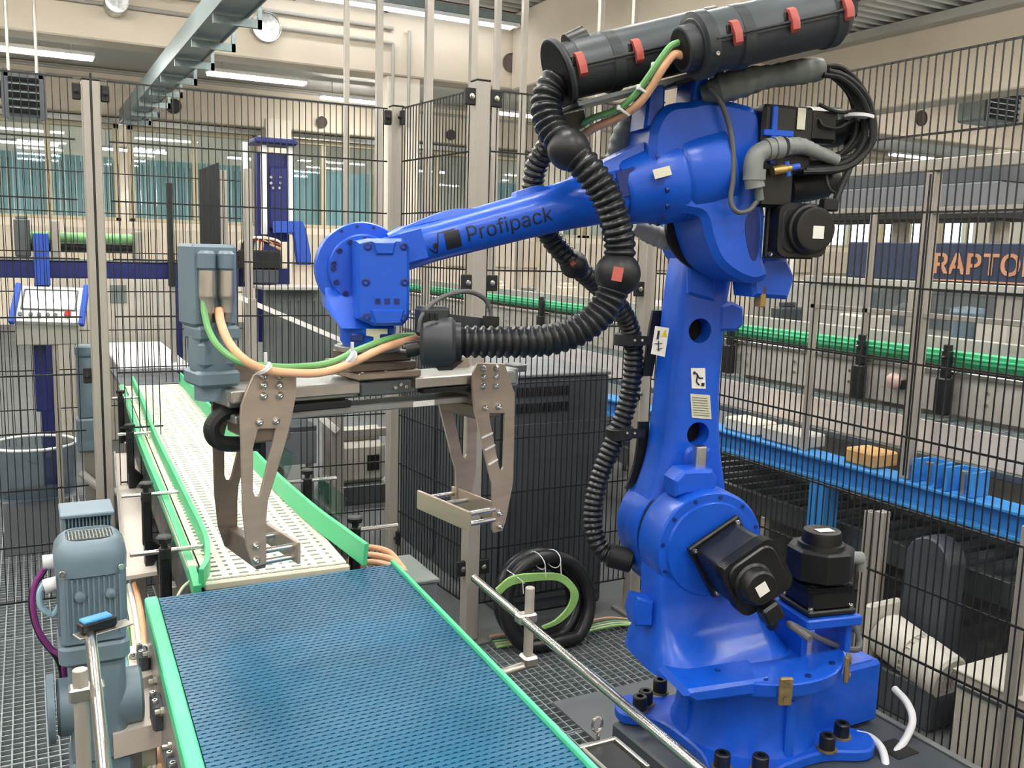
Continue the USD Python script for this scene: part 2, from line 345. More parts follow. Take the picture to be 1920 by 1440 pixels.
for y in (-3.2, -0.6, 2.0, 4.6, 7.2, 9.8):
    for x in (-6.0, -2.6, 0.6, 3.6, 8.6, 10.6, 14.5, 18.0):
        if x == 10.6 and y > 7: continue
        if l0 is None: l0 = lamp(x, y, 4.6, 1.5)
        else: copy_of(l0, "white fluorescent batten lamp under the hall ceiling", (x, y, 4.6))
for x, lb in ((-5, "white batten lamp by the window wall left of the picture"), (8.5, "white batten lamp by the window wall just left of the thick hose bend"), (13.5, "white batten lamp by the window wall hidden behind the robot elbow"), (19, "white batten lamp by the window wall seen through the right fence"), (24, "white batten lamp by the window wall at the right picture edge")): copy_of(l0, lb, (x, 15.6, 4.1), group="lamps by the window wall")
for x, lb in ((-3.2, "white batten lamp close to the window wall left of the picture"), (5.7, "white batten lamp close to the window wall left of the corner fence post")): copy_of(l0, lb, (x, 17.2, 4.3), group="lamps by the window wall")
for x in (-4, 0, 2.2, 5, 9, 14, 20, 24):
    copy_of(l0, "batten lamp of the room behind the windows", (x, 22.4, 3.55), group="lamps behind the windows")
# lamp strip on its blue tray along the top
a, b = onz(560, -4, 4.75), onz(1010, 36, 4.75)
t = thing("lamp_strip", "long white lamp strip under a blue grey tray along the ceiling", "lamp", (a+b)/2)
put(t, "tray", MB().box((a[0]-1, a[1]-0.05, 4.85), (6.55, a[1]+0.1, 4.97), 0.01), "galv"); put(t, "housing", MB().box((a[0]-0.6, a[1]-0.06, 4.80), (b[0]+0.1, a[1]+0.06, 4.849)), "panel_white")
put(t, "diffuser", MB().box((a[0]-0.5, a[1]-0.05, 4.765), (b[0], a[1]+0.05, 4.799), 0.008), "lamp_far")
# galvanised cable duct along Y, with stepped flanges
a = onz(345, 118, 3.72); dx = a[0]; t = thing("cable_duct", "galvanised cable duct with stepped brackets crossing under the cream beam", "cable duct", (dx, 10, 3.7))
d = MB().box((dx-0.16, 3.0, 3.72), (dx+0.16, 18.6, 3.735)).box((dx-0.17, 3.0, 3.70), (dx-0.155, 18.6, 3.92)).box((dx+0.155, 3.0, 3.70), (dx+0.17, 18.6, 3.80))
put(t, "duct", d, "galv")
for y in np.arange(5.5, 18.5, 1.25): put(t, "bracket", MB().box((dx-0.15, y, 3.62), (dx+0.3, y+0.04, 3.70)).box((dx+0.26, y, 3.62), (dx+0.3, y+0.04, 3.95)), "galv")
# tall grey hanging posts behind the corner fence
for k, (x, y0, y1, Y, w, lb) in enumerate([(650, 0, 330, 6.6, 0.035, "thin grey steel post hanging left of the corner fence post"), (712, 0, 430, 6.6, 0.045, "grey steel post just left of the corner fence post"),
        (806, 0, 420, 6.2, 0.05, "grey steel post behind the short return fence"), (890, 0, 300, 6.2, 0.05, "grey steel post rising behind the fence post with bolted clamps"),
        (935, 0, 320, 7.0, 0.045, "slim grey steel post left of the brown round opening"), (986, 0, 330, 7.0, 0.045, "slim grey steel post between the brown opening and the black canister"),
        (1130, 0, 90, 7.0, 0.045, "grey steel post above the black canister, nearest its left end"), (1193, 0, 90, 7.0, 0.04, "grey steel post above the middle of the black canister")]):
    a, b = ony(x, y0-20, Y), ony(x, max(y1, 420), Y); tag(put(None, "steel_post", MB().box((a[0]-w/2, Y-w/2, 1.1 if y1 > 200 else 2.4), (a[0]+w/2, Y+w/2, 5.05)), "post_grey").prim(), lb, "post")
# unit heaters
def heater(px, py, Y, label, w=0.62, h=0.5):
    q = ony(px, py, Y); t = thing("unit_heater", label, "heater", q); x, y, z = q
    put(t, "casing", MB().box((x-w/2, y-0.2, z-h/2), (x+w/2, y+0.3, z+h/2), 0.03), "galv")
    put(t, "frame", MB().box((x-w/2-0.02, y-0.23, z-h/2-0.02), (x-w/2+0.05, y-0.19, z+h/2+0.02)).box((x+w/2-0.05, y-0.23, z-h/2-0.02), (x+w/2+0.02, y-0.19, z+h/2+0.02)).box((x-w/2, y-0.23, z+h/2-0.06), (x+w/2, y-0.19, z+h/2)), "cabinet_dark")
    for k in range(5): put(t, "louvre", MB().cbox((x, y-0.23, z-h/2+0.06+k*0.085), (w-0.1, 0.06, 0.03), R=np.array([[1, 0, 0], [0, 0.8, -0.6], [0, 0.6, 0.8]])), "board_black")
    for s in (-1, 1): put(t, "hanger", MB().cyl((x+s*w*0.35, y, z+h/2), (x+s*w*0.35, y, 5.1), 0.018, 8), "steel")
heater(45, 182, 12.0, "grey unit heater with louvres behind the left fence", 0.4, 0.48); heater(1857, 205, 9.5, "dark unit heater with louvres behind the right fence", 0.75, 0.42)

# ================================================================ gratings on the floor
def grating(x0, x1, y0, y1, label=None, px=0.0333, py=0.0333):
    m = MB(); z1, z0 = 0.0, -0.03
    for x in np.arange(x0, x1+1e-6, px): m.box((x-0.0024, y0, z0), (x+0.0024, y1, z1))
    for y in np.arange(y0, y1+1e-6, py): m.box((x0, y-0.0022, z0), (x1, y+0.0022, z1-0.002))
    for a, b in (((x0, y0), (x1, y0+0.004)), ((x0, y1-0.004), (x1, y1)), ((x0, y0), (x0+0.004, y1)), ((x1-0.004, y0), (x1, y1))): m.box((*a, z0), (*b, z1+0.001))
    put(FLOOR, "grating_panel", m, "grating", smooth=False)
FLOOR = Thing("/World/floor", (0, 0, 0)); FLOOR.o = np.array([(FX0+FX1)/2, (FY0+FY1+8)/2, -0.25])
for x0, x1, y0, y1 in [(-0.9, 0.32, 2.0, 3.0), (-0.9, 0.32, 3.0, 4.0), (-0.9, 0.32, 4.0, 5.0), (-0.9, 0.32, 5.0, 6.2), (0.33, 1.33, 1.2, 2.2), (0.33, 1.33, 2.2, 3.2), (1.34, 2.34, 2.45, 3.2), (1.34, 2.34, 1.7, 2.44), (0.33, 1.5, 3.2, 4.4), (1.34, 2.34, 0.9, 1.69)]:
    grating(x0, x1, y0, y1)
put(FLOOR, "floor_slab", MB().box((FX0, 6.2, -0.2), (FX1, FY1+8, -0.002)).box((2.36, FY0, -0.2), (FX1, 6.2, -0.002)).box((FX0, FY0, -0.2), (-0.91, 6.2, -0.002)).box((1.52, 3.21, -0.2), (2.36, 6.2, -0.002)), "concrete")
# ================================================================ machine fence
ZT, ZB = 2.2, 0.155; ZH = np.linspace(ZT, ZB, 10)
def mesh_panel(label, a, b, z0=ZB, z1=ZT, pitch=0.0265, holes=(), w=0.0034):
    """Welded mesh from a to b (x, y). holes: (s0, s1, z0, z1) cut out, s along the panel."""
    a, b = np.array([*a, 0.0]), np.array([*b, 0.0]); L = np.linalg.norm(b-a); d = (b-a)/L; nrm = np.array([-d[1], d[0], 0]); t = thing("mesh_fence_panel", label, "fence panel", (*((a+b)/2)[:2], z0))
    v = MB()
    for s in np.arange(0, L+1e-6, pitch):
        cut = [(h[2], h[3]) for h in holes if h[0] < s < h[1]]; z = [(z0, z1)] if not cut else [(z0, cut[0][0]), (cut[0][1], z1)]
        for q0, q1 in z:
            if q1-q0 > 0.02: v.wire(a+d*s+(0, 0, q0), a+d*s+(0, 0, q1), w)
    put(t, "vertical_wires", v, "wire_black", smooth=False, kind="stuff")
    for zz in [z for z in ZH if z0-0.01 <= z <= z1+0.01]:
        seg = [(0, L)]
        for h in holes:
            if h[2] < zz < h[3]: seg = [(0, h[0]), (h[1], L)]
        o = nrm*0.0045
        for s0, s1 in seg:
            if s1 > s0+0.01: put(t, "horizontal_wire", MB().wire(a+d*s0+o+(0, 0, zz), a+d*s1+o+(0, 0, zz), 0.006), "wire_black", smooth=False)
    return t
def fence_post(label, x, y, w, d, z1, clamps, cw=0.05, bolt="chrome"):
    t = thing("fence_post", label, "fence post", (x, y, 0)); m = MB().box((x-w/2, y-d/2, 0.012), (x+w/2, y+d/2, z1-0.006), 0.004)
    put(t, "upright", m, "post_grey"); put(t, "cap", MB().box((x-w/2, y-d/2, z1-0.006), (x+w/2, y+d/2, z1), 0.002), "rubber")
    put(t, "base_plate", MB().box((x-w/2-0.04, y-d/2-0.03, -0.001), (x+w/2+0.04, y+d/2+0.03, 0.011), 0.002), "steel")
    for cx, cy, cz, nx, ny in clamps:
        n = np.array([nx, ny, 0.0]); k = np.array([-ny, nx, 0.0]); c = np.array([cx, cy, cz]); R = np.stack([k, n, (0, 0, 1)], 1)
        q = put(t, "clamp", MB().cbox(c, (cw, 0.018, 0.062), 0.003, R), "rubber"); put(q, "bolt", MB().lathe([(0, 0.011), (0.003, 0.011), (0.004, 0.007), (0.011, 0.006), (0.012, 0.0)], c+n*0.009, n, 12), bolt)
    return t
AX, AY = 0.25, 3.985; BX, BY = 1.482, 3.955; CX, CY = 1.552, 3.245; RX = 2.375
fence_post("grey fence post with a centre groove at the left of the belt opening", AX, AY, 0.066, 0.06, 2.2, [(AX+0.05, AY-0.012, 2.15, 0, -1), (AX-0.05, AY-0.012, 2.15, 0, -1), (AX-0.05, AY-0.012, 1.06, 0, -1)], 0.03, "rubber")
g = Thing("/World/fence_post", (AX, AY, 0)); put(g, "groove", MB().box((AX-0.005, AY-0.0305, 0.02), (AX+0.004, AY-0.029, 2.22)), "wire_black")
fence_post("grey fence post where the left fence turns towards the camera", BX, BY, 0.056, 0.056, 2.215, [(BX-0.045, BY-0.012, 2.16, 0, -1), (BX+0.01, BY-0.05, 2.16, -1, 0), (BX+0.01, BY-0.05, 1.06, -1, 0), (BX+0.01, BY-0.05, 0.25, -1, 0)], 0.03, "rubber")
fence_post("grey fence post behind the robot wrist with bright bolted clamps", CX, CY, 0.06, 0.06, 2.23, [(CX+0.055, CY-0.02, 2.165, 0, -1), (CX-0.045, CY-0.012, 2.165, 0, -1), (CX+0.055, CY-0.02, 1.47, 0, -1), (CX-0.045, CY-0.012, 1.47, 0, -1), (CX+0.05, CY-0.02, 1.0, 0, -1), (CX+0.05, CY-0.02, 0.32, 0, -1), (CX-0.04, CY-0.012, 0.32, 0, -1)])
fence_post("grey fence corner post hidden behind the robot shoulder", RX-0.01, CY, 0.06, 0.06, 2.23, [(RX-0.06, CY-0.015, 1.45, 0, -1), (RX-0.035, CY-0.02, 1.0, 0, -1)])
mesh_panel("black wire mesh fence at the left edge behind the grating", (-2.4, AY), (AX-0.06, AY))
mesh_panel("black wire mesh fence with the belt opening between two posts", (AX+0.06, AY), (BX-0.04, BY), holes=[(0.17, 0.74, 0.1, 1.02)])
mesh_panel("short black wire mesh fence return running towards the camera", (BX+0.005, BY-0.06), (CX-0.01, CY+0.04))
mesh_panel("black wire mesh fence behind the cable coil and robot", (CX+0.045, CY), (RX-0.05, CY))
mesh_panel("long black wire mesh fence on the right in front of the conveyors", (RX, CY-0.05), (RX, 0.1), z0=0.11)
# ================================================================ the robot: local frame u (arm direction), v (towards the camera), z
RO = np.array([1.70, 1.79, 0.30]); AN = math.atan2(0.2, -1.0)
RA = np.array([math.cos(AN), math.sin(AN), 0.0]); RN = np.array([-math.sin(AN), math.cos(AN), 0.0]); RZ = np.array([0, 0, 1.0]); RR = np.stack([RA, RN, RZ], 1)
def RB(): return MB(RO, RR)
def rw(u, v, z): return RO+RR @ np.array([u, v, z], float)
def rv(x, y, v):        # a photographed point on the robot's vertical plane v -> world
    d = ray(x, y); t = ((RO+v*RN-CAM) @ RN)/(d @ RN); return CAM+t*d
def ruz(x, y, v): p = rv(x, y, v)-RO; return np.array([p @ RA, p[2]])
def ex(m, poly, v0, v1, bev=0.0, holes=()): return m.extr(np.array(poly, float), (0, v1, 0), (1, 0, 0), (0, 0, 1), v1-v0, bev, holes)
def circ(c, r, n=32, a0=0, a1=360): t = np.radians(np.linspace(a0, a1, n, endpoint=(a1-a0) < 360)); return np.stack([c[0]+r*np.cos(t), c[1]+r*np.sin(t)], 1)
def rrect(cx, cy, hx, hy, r, n=5):
    P = []
    for sx, sy, a in ((1, 1, 0), (-1, 1, 90), (-1, -1, 180), (1, -1, 270)): P.append(circ((cx+sx*(hx-r), cy+sy*(hy-r)), r, n+1, a, a+90))
    return np.vstack(P)
robot = thing("industrial_robot", "large glossy blue six-axis robot arm standing on a dark pedestal", "robot", RO, AN)
J2 = np.array([0.142, 0.54]); J3 = np.array([0.13, 1.41]); AXS = [(-1, 0, 0), (0, -1, 0)]
# --- base, square to the hall
b = MB(RO); q = [(-0.26, 0.24), (-0.2, 0.26), (-0.12, 0.21), (0.12, 0.21), (0.2, 0.26), (0.26, 0.24), (0.28, 0.18), (0.215, 0.1), (0.215, -0.1), (0.27, -0.18), (0.25, -0.235), (0.19, -0.26), (0.08, -0.215), (-0.09, -0.225), (-0.17, -0.275), (-0.25, -0.26), (-0.27, -0.19), (-0.21, -0.08), (-0.21, 0.1), (-0.28, 0.17)]
b.extr(spline(q, 4, True), (0, 0, 0), (1, 0, 0), (0, 1, 0), 0.032, 0.005)
base = put(robot, "base_flange", b, "robot_blue")
b = MB(RO).lathe([(0.028, 0.20), (0.05, 0.188), (0.10, 0.182), (0.19, 0.182), (0.215, 0.19)], (0, 0, 0), (0, 0, 1), 40)
for a in (-95, 85, 175, 5): d = np.array([math.cos(math.radians(a)), math.sin(math.radians(a)), 0]); b.cbox(d*0.183+(0, 0, 0.1), (0.03, 0.03, 0.16), 0.005, rotz(math.radians(a)))
put(robot, "base_body", b, "robot_blue")
b = MB(RO).box((0.1, -0.13, 0.008), (0.385, 0.15, 0.19), 0.01); b.box((0.12, -0.134, 0.02), (0.15, -0.125, 0.18), 0.003).box((0.1, -0.12, 0.188), (0.36, 0.12, 0.194), 0.002)
put(robot, "connection_box", b, "robot_blue")
for x, y in ((-0.19, 0.19), (-0.11, 0.23), (0.1, 0.23), (0.2, 0.19), (-0.225, 0.17), (-0.21, -0.16), (-0.13, -0.21), (0.10, -0.21), (0.185, -0.18)):
    k = MB(RO); k.lathe([(0.032, 0.026), (0.037, 0.026), (0.037, 0.0)], (x, y, 0), (0, 0, 1), 16)
    t = put(robot, "washer", k, "rust"); put(robot, "base_bolt", MB(RO).lathe([(0.036, 0.0205), (0.070, 0.0205), (0.073, 0.018), (0.073, 0.010), (0.052, 0.010), (0.052, 0)], (x, y, 0), (0, 0, 1), 14), "black_metal")
# --- turntable and shoulder ear
b = RB(); b.lathe([(0.215, 0.17), (0.222, 0.225), (0.226, 0.245), (0.258, 0.25), (0.262, 0.244), (0.262, 0)], (0, 0, 0), (0, 0, 1), 48)
ex(b, [(0.06, 0.226), (0.27, 0.226), (0.30, 0.245), (0.29, 0.262), (0.07, 0.268)], 0.06, 0.22, 0.008)
put(robot, "turntable", b, "robot_blue")
put(robot, "turntable_seal", RB().lathe([(0.2, 0.186), (0.218, 0.186), (0.218, 0.15)], (0, 0, 0), (0, 0, 1), 40), "rubber")
# swept shoulder: loft from the turntable up to the round ear
b = RB(); R = []
for z, u0, u1, v0, v1, r in [(0.228, -0.10, 0.31, -0.20, 0.13, 0.10), (0.262, -0.09, 0.305, -0.19, 0.12, 0.09), (0.30, -0.06, 0.29, -0.155, 0.07, 0.055), (0.345, -0.03, 0.285, -0.125, 0.035, 0.03), (0.40, -0.012, 0.285, -0.105, 0.022, 0.02), (0.47, -0.004, 0.288, -0.1, 0.02, 0.018), (0.56, 0.03, 0.255, -0.1, 0.02, 0.018)]:
    c = rrect((u0+u1)/2, (v0+v1)/2, (u1-u0)/2, (v1-v0)/2, r); R.append(np.column_stack([c, np.full(len(c), z)]))
b.rings(R); b.lathe([(-0.1, 0.148), (-0.092, 0.155), (0.008, 0.155), (0.02, 0.148), (0.02, 0.128), (0.026, 0.124), (0.026, 0.0)], (J2[0], 0, J2[1]), (0, 1, 0), 48)
ear = put(robot, "shoulder", b, "robot_blue")
for a in range(0, 360, 30):
    c = J2+0.139*np.array([math.cos(math.radians(a+8)), math.sin(math.radians(a+8))])
    if c[1] > 0.47: put(robot, "ear_bolt", RB().lathe([(0.018, 0.006), (0.0215, 0.006), (0.0215, 0.0)], (c[0], 0, c[1]), (0, 1, 0), 8), "robot_dark_blue")
b = RB(); ex(b, [(0.12, 0.69), (0.235, 0.675), (0.24, 0.72), (0.215, 0.745), (0.13, 0.745), (0.115, 0.72)], -0.085, -0.01, 0.008); put(robot, "stop_block", b, "robot_blue")
b = RB(); ex(b, [(0.135, 0.735), (0.165, 0.735), (0.165, 0.80), (0.135, 0.80)], -0.07, -0.04, 0.004); put(robot, "zero_mark_pin", b, "chrome")
b = RB(); ex(b, [(0.285, 0.40), (0.335, 0.415), (0.345, 0.375), (0.335, 0.335), (0.285, 0.33)], -0.06, 0.0, 0.006); put(robot, "lifting_lug", b, "robot_blue")
put(robot, "shoulder_seam", RB().lathe([(-0.126, 0.142), (-0.099, 0.142)], (J2[0], 0, J2[1]), (0, 1, 0), 40), "rubber")
b = RB()
for u, w in ((0.05, 0.26), (-0.175, 0.17)):
    pass
for u in (0.045, -0.185):
    dd = np.array([u, 0.0]); an = math.acos(max(-1, min(1, u/0.262))); p = np.array([u, math.sqrt(0.256**2-u*u), 0.25]); nn = p*np.array([1, 1, 0]); nn /= np.linalg.norm(nn); tt = np.array([-nn[1], nn[0], 0])
    put(robot, "stopper_plate", RB().cbox(p+nn*0.002+(0, 0, -0.002), (0.034, 0.012, 0.072), 0.003, np.stack([tt, nn, (0, 0, 1)], 1)).lathe([(0.008, 0.008), (0.01, 0.008), (0.01, 0.004), (0.006, 0.004)], p+nn*0.002+(0, 0, 0.02), nn, 8).lathe([(0.008, 0.008), (0.01, 0.008), (0.01, 0.004), (0.006, 0.004)], p+nn*0.002+(0, 0, -0.02), nn, 8), "rust")
for a in (40, 70, 100, 130, 155):
    p = 0.225*np.array([math.cos(math.radians(a)), math.sin(math.radians(a))]); put(robot, "turntable_bolt", RB().lathe([(0.262, 0.008), (0.2665, 0.008), (0.2665, 0.004), (0.264, 0.004), (0.264, 0)], (p[0], p[1], 0), (0, 0, 1), 8), "robot_dark_blue")
# --- lower arm: a lofted column with two through holes
Z = [(0.40, .245, .04), (0.44, .268, .024), (0.50, .277, .012), (0.56, .274, .010), (0.616, .260, .014), (0.68, .238, .026), (0.74, .221, .040), (0.82, .212, .052), (0.94, .206, .060), (1.06, .199, .057), (1.18, .192, .052), (1.26, .186, .04), (1.33, .170, .025), (1.38, .152, .02), (1.42, .125, .03)]
zz = np.linspace(0.40, 1.42, 44); za = np.array(Z); ul = np.interp(zz, za[:, 0], za[:, 1]); ur = np.interp(zz, za[:, 0], za[:, 2])
for _ in range(2): ul[1:-1] = (ul[:-2]+2*ul[1:-1]+ul[2:])/4; ur[1:-1] = (ur[:-2]+2*ur[1:-1]+ur[2:])/4
R = []
for z, a, c_ in zip(zz, ul, ur):
    c = rrect((a+c_)/2, -0.185, (a-c_)/2, 0.075, 0.032, 6); R.append(np.column_stack([c, np.full(len(c), z)]))
t = MB().rings(R); v, f = t.arrays(); col = m3.Manifold(m3.Mesh(np.ascontiguousarray(v, np.float32), np.ascontiguousarray(f, np.uint32)))
def mcyl(u, z, r, v0, v1, n=40): # manifold cylinder along v
    return m3.Manifold.cylinder(v1-v0, r, r, n).rotate([-90, 0, 0]).translate([u, v0, z])
col = col + mcyl(J2[0], J2[1], 0.146, -0.262, -0.124, 56) + mcyl(0.105, 1.35, 0.095, -0.255, -0.115, 48)
for u, z in ((0.140, 1.101), (0.128, 0.82)): col = col - mcyl(u, z, 0.033, -0.4, 0.1)
put(robot, "lower_arm", RB().man(col), "robot_blue", smooth=28)
for u, z in ((0.140, 1.101), (0.128, 0.82)): put(robot, "hole_liner", RB().lathe([(-0.165, 0.0), (-0.165, 0.0335)], (u, 0, z), (0, 1, 0), 24), "rubber")
b = RB(); ex(b, [(0.105, 1.18), (0.185, 1.20), (0.19, 1.27), (0.11, 1.265)], -0.118, -0.098, 0.006); put(robot, "cable_boss", b, "robot_blue")
b = RB(); ex(b, [(0.03, 1.10), (0.085, 1.10), (0.085, 1.17), (0.05, 1.18), (0.015, 1.165), (0.01, 1.12)], -0.17, -0.105, 0.008); put(robot, "stop_boss", b, "robot_blue")
ex(b := RB(), [(0.085, 0.70), (0.165, 0.70), (0.17, 0.77), (0.155, 0.785), (0.09, 0.78)], -0.135, -0.100, 0.008); put(robot, "arm_boss", b, "robot_blue")
# --- elbow casing
P = [(0.395, 1.58), (0.36, 1.64), (0.30, 1.655), (0.25, 1.665), (0.17, 1.66), (0.115, 1.64), (0.10, 1.55), (0.095, 1.46), (0.08, 1.40), (0.078, 1.30), (0.06, 1.255), (0.10, 1.235), (0.155, 1.25), (0.205, 1.285), (0.235, 1.34), (0.255, 1.39), (0.30, 1.40), (0.36, 1.42), (0.39, 1.48)]
b = RB(); ex(b, spline(P, 5, True), -0.10, 0.085, 0.016); casing = put(robot, "elbow_casing", b, "robot_blue", smooth=40)
b = RB(); ex(b, spline([(0.103, 1.40), (0.122, 1.41), (0.140, 1.385), (0.132, 1.33), (0.112, 1.290), (0.098, 1.315)], 5, True), 0.083, 0.0862, 0.0005); put(robot, "casing_recess", b, "robot_dark_blue")
b = RB(); ex(b, circ((0.135, 1.385), 0.128, 40), -0.105, -0.09); put(robot, "elbow_seal", b, "rubber")
b = RB(); ex(b, [(-0.02, 1.195), (0.08, 1.20), (0.09, 1.25), (0.06, 1.30), (-0.01, 1.30), (-0.035, 1.25)], -0.06, 0.05, 0.01); put(robot, "elbow_lug", b, "robot_blue")
b = RB(); ex(b, [(0.045, 1.175), (0.06, 1.175), (0.06, 1.23), (0.045, 1.23)], 0.02, 0.05, 0.003); put(robot, "zero_mark_pin", b, "brass")
for u0, z0 in ((0.375, 1.62), (0.262, 1.655)):
    b = RB(); ex(b, [(u0-0.02, z0-0.03), (u0+0.03, z0-0.03), (u0+0.022, z0+0.06), (u0+0.01, z0+0.075), (u0-0.012, z0+0.075), (u0-0.02, z0+0.06)], -0.03, 0.06, 0.006); put(robot, "bracket_post", b, "robot_blue")
# J4 gearbox and upper arm along one axis
E0 = np.array([0.985, 0.0, 1.288]); E1 = np.array([0.26, 0.0, 1.498]); D = (E1-E0)/np.linalg.norm(E1-E0); LA = np.linalg.norm(E1-E0)
def ax(p, v=0.0): q = ruz(*p, v); return float((np.array([q[0], v, q[1]])-E0) @ D)
b = RB(); b.lathe([(0.565, 0.075), (0.575, 0.082), (0.64, 0.095), (0.652, 0.104), (0.70, 0.108), (0.71, 0.104), (0.72, 0.112), (0.76, 0.115), (0.83, 0.115)], E0, D, 40); put(robot, "forearm_gearbox", b, "robot_blue")
for a in range(0, 360, 24):
    x, y, d = basis(D); r = 0.098; p = E0+D*0.652+r*(math.cos(math.radians(a))*x+math.sin(math.radians(a))*y); put(robot, "gearbox_bolt", RB().lathe([(0, 0.007), (-0.008, 0.007), (-0.008, 0.0)][::-1], p, D, 8), "robot_dark_blue")
b = RB(); b.lathe([(0.0, 0.042), (0.03, 0.050), (0.10, 0.047), (0.2, 0.049), (0.32, 0.052), (0.42, 0.056), (0.50, 0.064), (0.56, 0.07), (0.60, 0.074)], E0, D, 36)
for s0, s1, h in ((0.05, 0.20, 0.0),): pass
x_, y_, _ = basis(D)
up = y_ if y_[2] > 0 else -y_
def apt(s, v, h): return E0+D*s+np.array([0, v, 0])+up*h
b.hull([apt(0.03, s*0.022, 0.045) for s in (-1, 1)]+[apt(0.125, s*0.016, 0.058) for s in (-1, 1)]+[apt(0.165, s*0.016, 0.058) for s in (-1, 1)]+[apt(0.24, s*0.022, 0.04) for s in (-1, 1)]+[apt(0.14, 0, 0.0)])
b.hull([apt(0.315, s*0.02, 0.06) for s in (-1, 1)]+[apt(0.37, s*0.02, 0.062) for s in (-1, 1)]+[apt(0.30, s*0.03, 0.03) for s in (-1, 1)]+[apt(0.42, s*0.03, 0.04) for s in (-1, 1)]+[apt(0.14, 0, 0.0)+D*0.2])
b.hull([apt(0.46, s*0.03, 0.06) for s in (-1, 1)]+[apt(0.64, s*0.045, 0.098) for s in (-1, 1)]+[apt(0.62, s*0.06, 0.04) for s in (-1, 1)]+[apt(0.45, 0, 0)])
put(robot, "upper_arm", b, "robot_blue", smooth=40)
b = RB(); p = apt(0.565, 0.05, 0.06); b.cbox(p, (0.012, 0.01, 0.05), 0.003, RR.T @ RR); put(robot, "cover_plate", RB().cbox(apt(0.567, 0.071, 0.018), (0.05, 0.004, 0.062), 0.002, np.stack([D, (0, 1, 0), up], 1)), "robot_dark_blue")
# --- wrist: big ring at the back, block towards the camera, flange below
WC = np.array([1.045, 1.247])
b = RB(); b.lathe([(-0.13, 0.09), (-0.115, 0.104), (-0.04, 0.107), (-0.03, 0.104), (-0.03, 0.08)], (WC[0], 0, WC[1]), (0, 1, 0), 44)
b.hull([(WC[0]+du, v, z) for du in (-0.055, 0.085) for v in (-0.115, -0.035) for z in (1.165, 1.21)]+[(WC[0]+du, v, 1.118) for du in (-0.06, 0.055) for v in (-0.1, 0.045)]+[(WC[0]+0.085, v, 1.16) for v in (-0.1, 0.0)])
put(robot, "wrist_ring", b, "robot_blue")
b = RB().lathe([(-0.034, 0.0795), (-0.020, 0.0795), (-0.017, 0.076), (-0.017, 0.0)], (WC[0], 0, WC[1]), (0, 1, 0), 40); put(robot, "wrist_gear_face", b, "robot_blue")
for a in range(10, 370, 27):
    c = WC+0.068*np.array([math.cos(math.radians(a)), math.sin(math.radians(a))]); put(robot, "wrist_bolt", RB().lathe([(-0.018, 0.0065), (-0.013, 0.0065), (-0.012, 0.0055), (-0.012, 0.0035), (-0.015, 0.0035), (-0.015, 0)], (c[0], 0, c[1]), (0, 1, 0), 10), "robot_dark_blue")
for a in range(60, 250, 22):
    c = WC+0.097*np.array([math.cos(math.radians(a)), math.sin(math.radians(a))]); put(robot, "ring_hole", RB().lathe([(-0.031, 0.004), (-0.0285, 0.004), (-0.0285, 0)], (c[0], 0, c[1]), (0, 1, 0), 8), "robot_dark_blue")
P = [ruz(*p, 0.075) for p in [(668, 452), (690, 447), (755, 447), (768, 462), (769, 520), (768, 596), (756, 611), (702, 612), (670, 598)]]
b = RB(); ex(b, P, -0.02, 0.075, 0.007)
PC = [ruz(*p, 0.08) for p in [(697, 452), (744, 452), (738, 478), (706, 478)]]; ex(b, PC, 0.07, 0.081, 0.004)
PC = [ruz(*p, 0.08) for p in [(694, 580), (760, 580), (752, 608), (704, 609)]]; ex(b, PC, 0.07, 0.08, 0.004)
b.hull([apt(s, v, h) for s in (-0.04, 0.07) for v in (-0.045, 0.052) for h in (-0.03, 0.035)])
wb_ = put(robot, "wrist_block", b, "robot_blue", smooth=25)
for p in ((690, 462), (757, 462), (686, 529), (759, 529), (688, 594), (756, 596)):
    c = ruz(*p, 0.075); put(robot, "block_screw", RB().lathe([(0.072, 0.0095), (0.077, 0.0095), (0.078, 0.008), (0.078, 0.0045), (0.074, 0.0045), (0.074, 0)], (c[0], 0, c[1]), (0, 1, 0), 12), "robot_dark_blue")
for k in range(3):
    c = ruz(708+k*18, 565, 0.075); b = RB(); ex(b, [(c[0]-0.006, c[1]-0.006), (c[0]+0.006, c[1]-0.006), (c[0]+0.006, c[1]+0.006), (c[0]-0.006, c[1]+0.006)], 0.073, 0.0765)
    if k != 1: b.cbox((c[0], 0.077, c[1]), (0.003, 0.002, 0.012)); 
    put(robot, "embossed_sign", b, "robot_dark_blue", smooth=False)
c = ruz(733, 582, 0.08)
F6 = np.array([1.035, 0.0])
b = RB().lathe([(1.075, 0.055), (1.085, 0.062), (1.118, 0.066), (1.125, 0.06)], (F6[0], -0.02, 0), (0, 0, 1), 36); put(robot, "tool_flange", b, "robot_blue")
for s in (-1, 1): put(robot, "flange_notch", RB().cbox((F6[0]+s*0.032, 0.042, 1.098), (0.03, 0.02, 0.018), 0.003), "robot_dark_blue")
b = RB(); ex(b, [(F6[0]-0.035, 1.118), (F6[0]+0.012, 1.118), (F6[0]+0.012, 1.103), (F6[0]-0.004, 1.10), (F6[0]-0.004, 1.083), (F6[0]-0.02, 1.083), (F6[0]-0.02, 1.10), (F6[0]-0.035, 1.103)], 0.046, 0.05); put(robot, "flange_bracket", b, "label_ivory", smooth=False)
